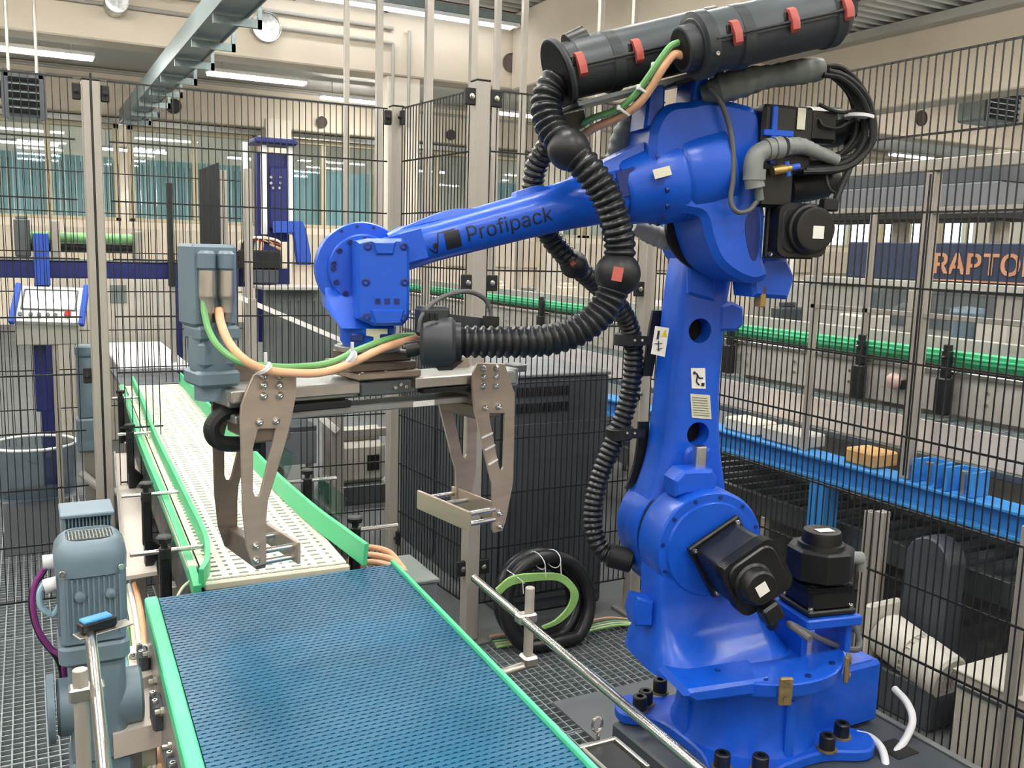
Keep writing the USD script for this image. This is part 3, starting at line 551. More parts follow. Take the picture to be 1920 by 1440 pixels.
# --- servo motors
def servo(name, frame, L=0.2, s=0.13, fins=True, lbl=None):
    """frame: (origin, x, y, axis) in the robot's frame; the body runs along axis."""
    o, x, y, d = [np.array(q, float) for q in frame]; R = np.stack([x, y, d], 1); bb = lambda: MB(RO+RR @ o, RR @ R)
    t = put(robot, name, bb().cbox((0, 0, 0.008), (s*1.12, s*1.12, 0.016), 0.004).extr(inset(rrect(0, 0, s*0.5, s*0.5, s*0.16, 3), 0), (0, 0, 0.016), (1, 0, 0), (0, 1, 0), L*0.62, 0.004), "black_metal", smooth=30)
    m = bb()
    for k in range(9): z = L*0.66+k*L*0.022; m.extr(rrect(0, 0, s*0.56, s*0.52, s*0.2, 3), (0, 0, z), (1, 0, 0), (0, 1, 0), L*0.012)
    put(t, "cooling_fins", m, "black_metal", smooth=False, kind="stuff")
    put(t, "end_cap", bb().extr(rrect(0, 0, s*0.48, s*0.46, s*0.22, 4), (0, 0, L*0.6), (1, 0, 0), (0, 1, 0), L*0.28, 0.004), "black_metal")
    for i in (-1, 1):
        for j in (-1, 1): put(t, "screw", bb().screw((i*s*0.47, j*s*0.47, 0.016), (0, 0, 1), 0.007, 0.008), "chrome")
    return t, bb
c30, s30 = math.cos(math.radians(-31)), math.sin(math.radians(-31))
t, bb = servo("servo_motor", ((0.112, 0.035, 0.526), (c30, 0, s30), (s30, 0, -c30), (0, 1, 0)), 0.20, 0.145)
put(t, "encoder_cap", bb().lathe([(0.15, 0.052), (0.18, 0.052), (0.185, 0.046), (0.212, 0.043), (0.217, 0.038), (0.217, 0)], (0.02, 0.0, 0), (0, 0, 1), 28), "black_metal")
put(t, "sticker", bb().cbox((0.02, 0.0, 0.218), (0.03, 0.03, 0.001)), "label_white")
put(t, "plug", bb().cbox((0.02, 0.082, 0.19), (0.05, 0.05, 0.045), 0.006).cyl((0.02, 0.1, 0.18), (0.02, 0.14, 0.16), 0.016), "black_plastic")
# rotation motor upright on its bracket
UB = np.array([-0.165, 0.06]); b = RB(); b.box((UB[0]-0.085, UB[1]-0.09, 0.345), (UB[0]+0.085, UB[1]+0.085, 0.372), 0.004)
for u in (-0.075, 0.06): b.box((UB[0]+u, UB[1]-0.08, 0.26), (UB[0]+u+0.018, UB[1]+0.06, 0.346), 0.003)
put(robot, "motor_bracket", b, "robot_blue")
t, bb = servo("servo_motor", ((UB[0], UB[1], 0.373), (1, 0, 0), (0, 1, 0), (0, 0, 1)), 0.09, 0.13, fins=False)
oc = circ((0, 0), 0.088, 8, 22.5, 382.5); put(t, "motor_head", bb().extr(oc, (0, 0, 0.085), (1, 0, 0), (0, 1, 0), 0.085, 0.006), "black_metal", smooth=20)
put(t, "encoder_cap", bb().lathe([(0.168, 0.062), (0.18, 0.06), (0.181, 0.052), (0.205, 0.05), (0.212, 0.048), (0.214, 0)], (0, 0, 0), (0, 0, 1), 32), "black_metal")
put(t, "sticker", bb().cbox((0, 0.01, 0.2145), (0.045, 0.028, 0.001)), "label_white")
put(t, "plug", bb().cyl((-0.085, 0.0, 0.13), (-0.13, 0.0, 0.125), 0.018, 12).cyl((-0.13, 0, 0.125), (-0.135, 0, 0.09), 0.013, 10), "grey_fitting")
# elbow motor
t, bb = servo("servo_motor", ((0.010, 0.07, 1.366), (1, 0, 0), (0, 0, -1), (0, 1, 0)), 0.075, 0.122)
put(t, "encoder_cap", bb().lathe([(0.055, 0.062), (0.078, 0.060), (0.08, 0.054), (0.098, 0.052), (0.1, 0.046), (0.1, 0)], (-0.012, -0.003, 0), (0, 0, 1), 30), "black_metal")
put(t, "sticker", bb().cbox((-0.018, 0.004, 0.1005), (0.030, 0.030, 0.001)), "label_white")
put(t, "plug", bb().cbox((-0.055, -0.062, 0.08), (0.04, 0.03, 0.03), 0.004), "black_plastic")
# wrist axis motors in a black block behind the elbow
b = RB(); b.box((-0.02, -0.07, 1.50), (0.12, 0.105, 1.66), 0.008); b.box((-0.10, -0.06, 1.58), (0.0, 0.09, 1.665), 0.01); b.box((0.03, 0.06, 1.42), (0.12, 0.11, 1.51), 0.006)
wm = put(robot, "wrist_motor_block", b, "black_metal"); put(wm, "frame_strip", RB().box((0.085, 0.10, 1.52), (0.10, 0.112, 1.655), 0.002).box((0.04, 0.10, 1.585), (0.12, 0.113, 1.60), 0.002), "robot_blue")
put(wm, "encoder_cap", RB().lathe([(0, 0.05), (0.05, 0.05), (0.055, 0.045), (0.09, 0.042), (0.095, 0)], (-0.09, 0.02, 1.625), (-1, 0, 0.1), 24), "black_metal")
for dz in (0.03, -0.02): put(wm, "plug", RB().cyl((-0.16, 0.04, 1.62+dz), (-0.215, 0.05, 1.615+dz), 0.02, 12), "black_plastic")
put(wm, "encoder_cap", RB().lathe([(0, 0.042), (0.11, 0.042), (0.115, 0.036), (0.14, 0.034), (0.14, 0)], (0.0, 0.03, 1.47), (-1, 0, 0.22), 24), "black_metal")
put(wm, "tag_plate", RB().cbox((0.02, 0.108, 1.63), (0.022, 0.002, 0.05), 0.0), "label_ivory")
# grey angled cable fitting
b = RB(); pts = spline([rv(1416, 352, 0.13), rv(1412, 318, 0.13), rv(1418, 292, 0.13), rv(1440, 280, 0.13), rv(1466, 276, 0.13)], 6); put(robot, "elbow_fitting", MB().tube(pts, 0.023, 16), "grey_fitting")
b = MB(); b.cyl(rv(1414, 338, 0.13), rv(1415, 318, 0.13), 0.0265, 18).cyl(rv(1436, 281, 0.13), rv(1446, 279, 0.13), 0.0265, 18).cyl(rv(1450, 278, 0.13), rv(1464, 276, 0.13), 0.026, 18); put(robot, "fitting_nut", b, "grey_fitting", kind="stuff")
put(robot, "cable_stub", MB().cyl(rv(1424, 375, 0.125), rv(1419, 340, 0.13), 0.011, 12), "sleeve_grey")
put(robot, "elbow_cable", MB().tube(spline([rv(1330, 165, 0.10), rv(1355, 200, 0.105), rv(1372, 260, 0.11), rv(1375, 330, 0.115), rv(1370, 375, 0.12), rv(1382, 397, 0.125), rv(1405, 394, 0.125), rv(1421, 375, 0.125)], 8), 0.0062, 10), "grey_cable")
put(robot, "air_fitting", MB().cyl(rv(1448, 322, 0.13), rv(1472, 317, 0.13), 0.012, 12).cyl(rv(1472, 317, 0.13), rv(1482, 315, 0.13), 0.009, 12), "brass")
put(robot, "air_fitting", MB().cyl(rv(1474, 303, 0.13), rv(1478, 330, 0.13), 0.007, 10).cyl(rv(1482, 315, 0.13), rv(1498, 312, 0.13), 0.008, 10), "panel_blue")
# stickers and lettering
def sticker(name, pts, v, m="label_white"): return put(robot, name, (lambda b: (ex(b, [ruz(*p, v) for p in pts], v-0.0005, v+0.001), b)[1])(RB()), m, smooth=False)
s1 = sticker("warning_sticker", [(1295, 690), (1322, 690), (1323, 729), (1297, 728)], -0.1085); put(s1, "pictogram", MB().tube([rv(1300, 701, -.106), rv(1306, 700, -.106), rv(1311, 709, -.106), rv(1318, 709, -.106)], 0.002, 6).tube([rv(1308, 702, -.106), rv(1306, 716, -.106), rv(1311, 722, -.106)], 0.002, 6).cyl(rv(1302, 699, -.107), rv(1302, 699, -.105), 0.004, 8).cbox(RR.T @ (rv(1318, 721, -.106)-RO)*0+rv(1318, 721, -.106), (0.008, 0.002, 0.009), 0, RR), "ink", smooth=False)
s2 = sticker("data_plate", [(1294, 738), (1331, 741), (1334, 786), (1297, 783)], -0.1085, "label_ivory")
k = MB()
for i in range(8): k.wire(rv(1298+i*0.4, 745+i*4.7, -.1070), rv(1326+i*0.6, 747+i*4.7, -.1070), 0.0016)
put(s2, "print_lines", k, "sleeve_grey", smooth=False, kind="stuff")
def side(x, y, off=0.0): p = rv(x, y, -0.125)-RN*0; return p
b = MB(); q = [rv(1231, 611, -0.14), rv(1257, 615, -0.117), rv(1249, 669, -0.117), rv(1223, 663, -0.14)]; n_ = np.cross(q[1]-q[0], q[3]-q[0]); n_ /= np.linalg.norm(n_); n_ = n_ if n_ @ (CAM-q[0]) > 0 else -n_
b.hull([p+n_*e for p in q for e in (0.0165, 0.0177)]); s3 = put(robot, "warning_sticker", b, "label_white", smooth=False)
def q4(a, c): return q[0]*(1-a)*(1-c)+q[1]*a*(1-c)+q[2]*a*c+q[3]*(1-a)*c+n_*0.0184
put(s3, "warning_triangle", MB().hull([q4(0.55, 0.32)+n_*e for e in (0, .0005)]+[q4(0.95, 0.32)+n_*e for e in (0, .0005)]+[q4(0.75, 0.06)+n_*e for e in (0, .0005)]), "ink_yellow", smooth=False)
put(s3, "pictogram", MB().bar(q4(0.28, 0.15), q4(0.28, 0.45), 0.012, 0.0012).bar(q4(0.15, 0.62), q4(0.7, 0.55), 0.005, 0.0012).bar(q4(0.35, 0.8), q4(0.75, 0.72), 0.005, 0.0012).bar(q4(0.4, 0.5), q4(0.5, 0.85), 0.004, 0.0012), "ink", smooth=False)
b = RB(); x, y, d = basis(D); p = E0+D*0.655
def onarm(s, th, r): return E0+D*s+r*(math.cos(th)*np.array([0, 1.0, 0])+math.sin(th)*up)
b = RB(); b.hull([onarm(s, th, r) for s in (0.618, 0.662) for th in (0.1, 0.3) for r in (0.1085, 0.110)]); put(robot, "inspection_sticker", b, "label_ivory", smooth=False)
rad = lambda s: float(np.interp(s, [0, 0.03, 0.10, 0.2, 0.32, 0.42, 0.5, 0.56, 0.6], [.042, .050, .047, .049, .052, .056, .064, .07, .074]))
def arm_print(name, tm, s0, hgt, parent=robot):
    v = tm.vertices.copy(); out = np.zeros_like(v)
    for i, (x, y, z) in enumerate(v): s = s0+x; r = rad(s); out[i] = onarm(s, y/r+hgt, r+0.0004+z)
    return put(parent, name, RB().add(out, tm.faces), "ink", smooth=False)
def sub(t): return t.subdivide_to_size(0.006) if len(t.faces) else t
arm_print("lettering", sub(meshkit.text_mesh("Profipack", 0.034, 0.0006)), 0.166, -0.42)
sq = trimesh.creation.box((0.036, 0.04, 0.0006)); sq.apply_translation((0, 0.0, 0.0003)); arm_print("logo_square", sub(sq), 0.135, -0.15)
vv = MB().bar((-0.028, -0.004, 0.0003), (-0.012, -0.02, 0.0003), 0.003, 0.0006, up=(0, 0, 1)).bar((-0.012, -0.02, 0.0003), (0.0, 0.024, 0.0003), 0.003, 0.0006).bar((0.0, 0.024, 0.0003), (0.04, 0.024, 0.0003), 0.003, 0.0006).arrays()
arm_print("logo_check", sub(trimesh.Trimesh(*vv, process=False)), 0.105, -0.18)
dk = trimesh.creation.cylinder(0.007, 0.0006, sections=20); dk.apply_translation((0.0, 0, 0.0003)); arm_print("logo_dot", dk, 0.093, -0.22)
# ================================================================ gripper under the wrist: frame gx along the beam, gy away from the camera
GT = math.radians(10); G0 = rw(1.035, -0.02, 0)*np.array([1, 1, 0]); GR = rotz(GT)
def GB(): return MB(G0, GR)
def gq(x, y, q): # photographed point on the gripper plane gy = q -> (gx, z)
    n = GR[:, 1]; d = ray(x, y); t = ((G0+q*n-CAM) @ n)/(d @ n); p = CAM+t*d-G0; return np.array([p @ GR[:, 0], p[2]])
def gex(m, poly, q0, q1, bev=0.0, holes=()): return m.extr(np.array(poly, float), (0, q1, 0), (1, 0, 0), (0, 0, 1), q1-q0, bev, holes)
def gpx(pts, q): return [gq(*p, q) for p in pts]
grip = thing("gripper", "two-jaw gripper with beige steel plates hanging under the blue robot wrist", "gripper", (*G0[:2], 1.28), GT)
zf = 1.375                                                   # underside of the robot flange (world)
put(grip, "adapter_disc", GB().cyl((0, 0, zf-0.012), (0, 0, zf+0.0), 0.075, 32, ch=0.002), "alu")
b = GB().box((-0.075, -0.055, zf-0.055), (0.10, 0.07, zf-0.035), 0.003).box((-0.06, -0.05, zf-0.036), (0.09, 0.06, zf-0.012), 0.004); put(grip, "adapter_block", b, "dark_steel")
b = GB().box((-0.055, -0.06, zf-0.073), (0.11, 0.07, zf-0.056), 0.003); put(grip, "mounting_plate", b, "beige_steel")
for x in (-0.04, 0.02, 0.08): put(grip, "screw", GB().lathe([(0, 0.008), (0.007, 0.008), (0.008, 0.006), (0.008, 0)], (x, -0.045, zf-0.056), (0, 0, 1), 10), "chrome")
xl, xr = gq(428, 715, -0.05)[0], gq(972, 695, -0.05)[0]; zt, zb_ = 1.297, 1.262
b = GB().box((xl, -0.045, zb_), (xr, 0.09, zt), 0.004); put(grip, "carrier_beam", b, "alu")
a, c = gq(430, 700, -0.06), gq(672, 745, -0.06); put(grip, "linear_rail", GB().box((a[0], -0.07, zt-0.022), (c[0], -0.044, zt+0.004), 0.003), "steel"); put(grip, "drive_belt", GB().box((a[0]+0.03, -0.066, zb_-0.016), (c[0]-0.02, -0.03, zb_-0.001), 0.002), "rubber")
a, c = gq(776, 700, -0.06), gq(905, 745, -0.06); put(grip, "linear_rail", GB().box((a[0], -0.07, zt-0.022), (c[0], -0.044, zt+0.004), 0.003), "steel")
put(grip, "rail_slot", GB().box((a[0]+0.02, -0.071, zt-0.034), (c[0], -0.0451, zt-0.024), 0.001), "rubber")
a, c = gq(674, 700, -0.06), gq(772, 745, -0.06); put(grip, "centre_carriage", GB().box((a[0]+0.002, -0.064, zb_+0.004), (c[0]-0.002, -0.0451, zt), 0.003), "alu_dark")
for k in range(3): put(grip, "screw", GB().screw((c[0]-0.02-k*0.014, -0.064, zb_+0.02+0.006*(k % 2)), (0, -1, 0), 0.005, 0.005), "chrome")
a, c = gq(440, 752, -0.05), gq(900, 735, -0.05); put(grip, "lower_profile", GB().box((a[0], -0.052, zb_-0.034), (c[0], 0.02, zb_-0.0165), 0.003), "alu"); 
put(grip, "type_label", GB().box((gq(775, 725, -.053)[0], -0.0535, zb_-0.032), (gq(815, 725, -.053)[0], -0.0521, zb_-0.019)), "label_white")
put(grip, "idler_pulley", GB().cyl((xr+0.01, 0.02, zb_-0.01), (xr+0.01, 0.02, zt), 0.035, 28, ch=0.003), "alu"); put(grip, "end_stop", GB().box((xr+0.03, 0.0, zt-0.012), (xr+0.07, 0.05, zt+0.008), 0.003), "alu_dark")
b = GB(); a, c = gq(392, 742, 0.0), gq(470, 790, 0.0); b.tube(spline([(a[0]+0.07, -0.01, zb_-0.012), (a[0]+0.025, -0.01, zb_-0.016), (a[0]-0.0, -0.01, zb_-0.045), (a[0]+0.02, -0.01, zb_-0.078), (a[0]+0.10, -0.01, zb_-0.088)], 6), 0.0165, 10); put(grip, "cable_chain", b, "rubber", smooth=False)
# jaws: front and rear plates of beige steel, joined by rods to a paddle
QF, QR = -0.078, 0.075
LF = [(485, 697), (547, 696), (553, 703), (553, 740), (543, 790), (532, 832), (517, 883), (500, 938), (497, 973), (497, 1055), (473, 1062), (460, 1023), (453, 957), (450, 840), (448, 783), (450, 760), (463, 723), (473, 703)]
LH = [(484, 803), (514, 803), (512, 815), (486, 923), (482, 930), (476, 930), (472, 920), (472, 840), (481, 805)]
RF = [(893, 680), (940, 681), (945, 686), (950, 705), (962, 736), (961, 819), (959, 900), (957, 915), (945, 976), (939, 994), (923, 998), (920, 990), (920, 905), (913, 881), (899, 820), (892, 790), (887, 770), (882, 722), (884, 700)]
RH = [(914, 774), (943, 774), (943, 800), (941, 874), (938, 880), (934, 879), (931, 868), (916, 790)]
def jaw(nm, outline, hole, dx, screws, mt, tr):
    m = GB(); gex(m, gpx(outline, QF), QF-0.008, QF, 0.0012, holes=[gpx(hole, QF)]); f = put(grip, nm, m, mt, smooth=25)
    for p in screws: c = gq(*p, QF-0.008); put(f, "screw", GB().lathe([(0, 0.0085), (0.004, 0.0085), (0.009, 0.005), (0.010, 0.003), (0.0085, 0.0)], (c[0], QF-0.008, c[1]), (0, -1, 0), 12), "chrome")
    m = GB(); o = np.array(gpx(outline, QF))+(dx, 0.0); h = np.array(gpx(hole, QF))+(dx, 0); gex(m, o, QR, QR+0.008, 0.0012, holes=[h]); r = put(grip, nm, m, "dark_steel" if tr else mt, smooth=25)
    return f, r
jaw("jaw_plate", LF, LH, 0.0, [(493, 705), (523, 705), (494, 722), (523, 722), (494, 742), (524, 741), (486, 791), (517, 789), (480, 1023), (480, 1050)], "beige_steel", True)
jaw("jaw_plate", RF, RH, 0.0, [(905, 691), (930, 690), (906, 707), (929, 706), (905, 724), (929, 723), (909, 764), (934, 762), (935, 961), (936, 986)], "beige_steel", False)
for k in (0.42, 0.62, 0.86):
    a, c = np.array(gq(893+k*27, 770+k*115, QF-.009)), np.array(gq(912+k*22, 766+k*113, QF-.009)); put(grip, "cable_tie", GB().bar((a[0]-0.002, QF-0.011, a[1]-0.003), (c[0]+0.002, QF-0.011, c[1]+0.003), 0.004, 0.004), "white_cable")
# carriage blocks between front and rear plates
for x0, x1 in ((gq(470, 720, QF)[0], gq(550, 720, QF)[0]), (gq(888, 705, QF)[0], gq(945, 705, QF)[0])):
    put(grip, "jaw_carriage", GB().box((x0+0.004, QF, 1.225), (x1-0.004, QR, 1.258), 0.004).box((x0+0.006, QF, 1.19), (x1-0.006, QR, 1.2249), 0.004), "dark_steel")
# paddles
a = gq(549, 1025, QF+0.012); pl = GB().box((a[0]-0.004, QF-0.02, a[1]-0.030), (a[0]+0.004, QR+0.055, a[1]+0.018), 0.0015); put(grip, "paddle", pl, "beige_steel")
x1 = gq(497, 1020, QF)[0]-0.02
for q, z in ((QF+0.0, a[1]+0.006), (QF+0.0, a[1]-0.018), (QR+0.01, a[1]+0.006), (QR+0.01, a[1]-0.018), (0.02, a[1]+0.004)): put(grip, "paddle_rod", GB().cyl((x1, q+0.002, z), (a[0]-0.003, q+0.002, z), 0.0065, 12), "chrome")
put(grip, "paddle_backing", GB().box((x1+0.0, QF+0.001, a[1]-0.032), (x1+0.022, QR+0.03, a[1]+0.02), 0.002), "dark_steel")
a = gq(877, 977, QF-0.02); put(grip, "paddle", GB().box((a[0]-0.004, QF-0.03, a[1]-0.024), (a[0]+0.004, QR+0.055, a[1]+0.026), 0.0015), "beige_steel")
x1 = gq(921, 970, QF)[0]+0.006
for q, z in ((QF-0.005, a[1]+0.012), (QF-0.005, a[1]-0.014), (QR+0.02, a[1]+0.012), (QR+0.02, a[1]-0.014), (0.03, a[1]+0.01)): put(grip, "paddle_rod", GB().cyl((a[0]+0.003, q, z), (x1, q, z), 0.0065, 12), "chrome")
put(grip, "paddle_backing", GB().box((x1-0.004, QF+0.001, a[1]-0.02), (x1+0.002, QR+0.03, a[1]+0.03), 0.001), "beige_steel")
# drive motor with gearbox at the left end of the beam
mx = gq(397, 600, 0.03)[0]; Q0 = 0.03
zz = lambda y: gq(397, y, Q0-0.04)[1]
drive = thing("gripper_motor", "blue grey servo gear motor standing upright on the left end of the gripper", "motor", (*(G0+GR @ np.array([mx, Q0, 0]))[:2], zz(752)), GT)
put(drive, "gearbox_foot", GB().box((mx-0.046, Q0-0.05, zz(726)), (mx+0.042, Q0+0.05, zz(696)), 0.006).cyl((mx, Q0, zz(754)), (mx, Q0, zz(727)), 0.038, 24), "motor_grey")
b = GB().lathe([(0, 0.045), (0.02, 0.049), (0.07, 0.046), (0.085, 0.041), (0.10, 0.041)], (mx, Q0, zz(697)), (0, 0, 1), 24); b.box((mx-0.04, Q0-0.047, zz(690)), (mx+0.04, Q0-0.02, zz(640)), 0.01); put(drive, "gearbox", b, "motor_grey")
put(drive, "gearbox_flange", GB().box((mx-0.045, Q0-0.045, zz(640)), (mx+0.045, Q0+0.045, zz(612)), 0.006), "motor_grey")
put(drive, "motor_body", GB().box((mx-0.05, Q0-0.03, zz(613)), (mx+0.045, Q0+0.06, zz(458)), 0.006), "motor_grey")
for s, y1 in ((-0.022, 574), (0.018, 588)):
    put(drive, "connector_hood", GB().cyl((mx+s, Q0-0.036, zz(508)), (mx+s, Q0-0.036, zz(470)), 0.0185, 18, ch=0.006), "motor_grey"); put(drive, "connector_bracket", GB().box((mx+s-0.018, Q0-0.036, zz(506)), (mx+s+0.018, Q0-0.02, zz(474)), 0.003), "motor_grey")
    put(drive, "connector", GB().lathe([(0, 0.0165), (0.05, 0.0175), (0.055, 0.0175), (0.06, 0.015), (0.085, 0.014), (0.09, 0.010), (0.105, 0.009)], (mx+s, Q0-0.038, zz(507)), (0, 0, -1), 18), "steel")
# cables from the gripper motor to the hose clamp
def cable(name, label, pts, r, m, n=9, cat="cable", res=8): return tag(put(None, name, MB().tube(spline(pts, res), r, n), m).prim(), label, cat)
def gw(x, y, q): c = gq(x, y, q); return G0+GR @ np.array([c[0], q, c[1]])
cable("green_cable", "green cable looping from the gripper motor to the black hose clamp", [gw(382, 560, -0.01), gw(384, 590, -0.02), gw(394, 625, -0.04), gw(415, 655, -0.07), gw(450, 678, -0.092), gw(500, 686, -0.095), gw(560, 687, -0.095), gw(620, 679, -0.095), gw(680, 652, -0.095), gw(740, 632, -0.085), gw(786, 628, -0.06)], 0.0068, "green_cable")
cable("orange_cable", "thick orange cable looping from the gripper motor to the black hose clamp", [gw(410, 580, -0.01), gw(414, 605, -0.03), gw(428, 640, -0.06), gw(455, 672, -0.093), gw(495, 693, -0.102), gw(560, 700, -0.104), gw(610, 697, -0.104), gw(660, 680, -0.104), gw(720, 652, -0.1), gw(788, 632, -0.08)], 0.0092, "orange_cable", 12)
for k, (x, y, lb) in enumerate([(494, 690, "white cable tie on the cables above the left jaw"), (655, 669, "white cable tie on the cables below the wrist")]):
    p = gw(x, y, -0.099); p2 = gw(x+4+k*4, y+6, -0.099); tag(put(None, "cable_tie", MB().cyl(p-(p2-p)*0.3, p+(p2-p)*0.5, 0.0185, 12).box(p+(-.003, -.022, .014), p+(.003, -.017, .034)), "white_cable").prim(), lb, "cable tie")
# ================================================================ hose package of the robot
def corrugated(pts, r, pitch=0.0155, n=22, depth=0.16, samp=6):
    P = spline(pts, 40); L = np.concatenate([[0], np.cumsum(np.linalg.norm(np.diff(P, axis=0), axis=1))]); k = int(L[-1]/pitch)*samp; s = np.linspace(0, L[-1], k+1)
    Q = np.stack([np.interp(s, L, P[:, i]) for i in range(3)], 1); ph = (np.arange(k+1) % samp)/samp
    return Q, r*(1-depth*np.power(np.abs(np.cos(ph*math.pi)), 3))
main = [rv(1046, 148, 0.06), rv(1030, 172, 0.062), rv(1024, 205, 0.07), rv(1035, 242, 0.09), rv(1062, 276, 0.12), rv(1098, 312, 0.145), rv(1132, 360, 0.155), rv(1152, 410, 0.155), rv(1162, 460, 0.15), rv(1157, 515, 0.15), rv(1140, 566, 0.15), rv(1105, 606, 0.15), rv(1055, 631, 0.145), rv(1000, 640, 0.14), rv(920, 641, 0.125), rv(838, 640, 0.105)]
hose = thing("corrugated_hose", "thick black corrugated hose hanging in front of the blue upper arm", "hose", main[8])
Q, r = corrugated(main, 0.0365, 0.0178); put(hose, "hose", MB().tube(Q, r, 22), "hose_black", smooth=50)
def ball(t, x, y, v, r, dirpts, tagm=None):
    c = rv(x, y, v); d = rv(*dirpts[1])-rv(*dirpts[0]); d /= np.linalg.norm(d)
    b = put(t, "ball_joint", MB().lathe([(r*math.sin(a), r*math.cos(a)) for a in np.linspace(-0.95, 0.95, 15)], c, d, 32), "black_plastic")
    if tagm: x_, y_, _ = basis(d, CAM-c); w = (CAM-c)/np.linalg.norm(CAM-c); put(b, "worn_tag", MB().hull([c+w*(r+o)-d*0.3*r*s+np.cross(d, w)*r*0.22*q for s in (-1, 1) for q in (-1, 1) for o in (-0.003, 0.0012)]), tagm, smooth=False)
ball(hose, 1066, 280, 0.125, 0.047, [(1045, 255, 0.1), (1090, 302, 0.14)]); ball(hose, 1158, 514, 0.15, 0.052, [(1163, 470, 0.15), (1148, 550, 0.15)], "clamp_red")
# clamp on the gripper side
cl = thing("hose_clamp", "big black plastic hose clamp right of the robot wrist", "hose clamp", rv(815, 660, 0.10)); c0 = rv(822, 641, 0.10); dd = rv(860, 641, 0.11)-rv(800, 641, 0.095); dd /= np.linalg.norm(dd)
put(cl, "shell", MB().lathe([(-0.04, 0.045), (-0.032, 0.055), (0.0, 0.058), (0.03, 0.055), (0.038, 0.046)], c0, dd, 28).box(rv(808, 580, .1)-(0.03, 0.02, 0.06), rv(812, 600, .1)+(0.035, 0.03, 0.03), 0.008), "canister")
put(cl, "collar", MB().lathe([(0.03, 0.043), (0.05, 0.043), (0.052, 0.036)], c0, dd, 28), "black_plastic"); b = MB()
for k in range(3): b.cbox(rv(800+k*9, 594, 0.135), (0.008, 0.006, 0.016), 0.001)
put(cl, "slot_fins", b, "black_plastic", kind="stuff"); put(cl, "clamp_arm", MB().hull([rv(x, y, v) for x, y in ((835, 588), (900, 596), (935, 600), (900, 628), (850, 615), (935, 614)) for v in (0.02, 0.06)]), "canister"); put(cl, "side_block", MB().hull([rv(x, y, v) for x, y in ((905, 592), (936, 594), (936, 612), (905, 612)) for v in (0.0, 0.075)]), "black_plastic")
put(cl, "foot", MB().hull([rv(x, y, v) for x, y in ((808, 676), (870, 676), (848, 694), (822, 695)) for v in (0.06, 0.12)]), "black_plastic"); put(cl, "gland", MB().cyl(rv(800, 650, .09), rv(762, 657, .08), 0.017, 16), "black_plastic")
cable("black_loop_cable", "thin black cable arching over the big hose clamp", [rv(786, 622, 0.12), rv(790, 596, 0.12), rv(812, 568, 0.11), rv(845, 551, 0.09), rv(880, 547, 0.07), rv(908, 560, 0.05), rv(919, 582, 0.045), rv(920, 600, 0.045)], 0.0055, "grey_cable")
# second hose behind the arm, down to the shoulder
sec = [rv(1062, 235, 0.0), rv(1030, 270, -0.06), rv(1006, 312, -0.1), rv(1000, 360, -0.12), rv(1012, 410, -0.12), rv(1040, 455, -0.13), rv(1075, 494, -0.15), rv(1118, 532, -0.19), rv(1158, 572, -0.23), rv(1180, 612, -0.26), rv(1188, 660, -0.27), rv(1184, 720, -0.27), rv(1170, 778, -0.27), rv(1150, 830, -0.27), rv(1126, 890, -0.27), rv(1112, 950, -0.26), rv(1114, 1000, -0.24), rv(1130, 1034, -0.22), rv(1160, 1046, -0.20)]
h2 = thing("corrugated_hose", "black corrugated hose running behind the upper arm and down beside the lower arm", "hose", sec[10]); Q, r = corrugated(sec, 0.0285, 0.0165); put(h2, "hose", MB().tube(Q, r, 18), "hose_black", smooth=50); ball(h2, 1076, 496, -0.15, 0.036, [(1060, 478, -0.14), (1095, 512, -0.17)], "clamp_red")
put(h2, "end_sleeve", MB().cyl(rv(1140, 1040, -.215), rv(1185, 1052, -.19), 0.034, 18, ch=0.004), "rubber")
for k, (x, y, lb) in enumerate([(1172, 637, "black bracket holding the hose at the upper lower-arm"), (1158, 811, "black bracket holding the hose near the lower hole")]):
    t = thing("hose_bracket", lb, "bracket", rv(x, y, -0.27)); c = rv(x+4, y, -0.268); put(t, "clamp_ring", MB().lathe([(-0.017, 0.036), (-0.014, 0.039), (0.014, 0.039), (0.017, 0.036)], c, (0.05-k*0.15, 0, 1), 24), "black_plastic")
    put(t, "arm", MB().hull([rv(x+dx, y+dy, v) for dx, dy in ((5, -9), (52, -6), (52, 10), (5, 13)) for v in (-0.245, -0.23)]), "black_plastic"); put(t, "screw", MB().screw(rv(x+18, y+1, -0.229), RN, 0.004, 0.003).screw(rv(x+32, y+1, -0.229), RN, 0.004, 0.003), "chrome", kind="stuff")
for pts, lb in (([(1233, 582), (1226, 620), (1219, 670), (1213, 705)], "black curved strip on the upper back of the lower arm"), ([(1207, 790), (1203, 840), (1195, 880), (1182, 915)], "black curved strip on the lower back of the lower arm")):
    P = spline([rv(*p, -0.262) for p in pts], 6); m = MB(); m.rings([np.array([p+RR @ np.array(o) for o in ((-0.014, -0.006, 0), (0.016, -0.006, 0), (0.016, 0.006, 0), (-0.014, 0.006, 0))]) for p in P]); tag(put(None, "guide_strip", m, "black_plastic").prim(), lb, "strip")
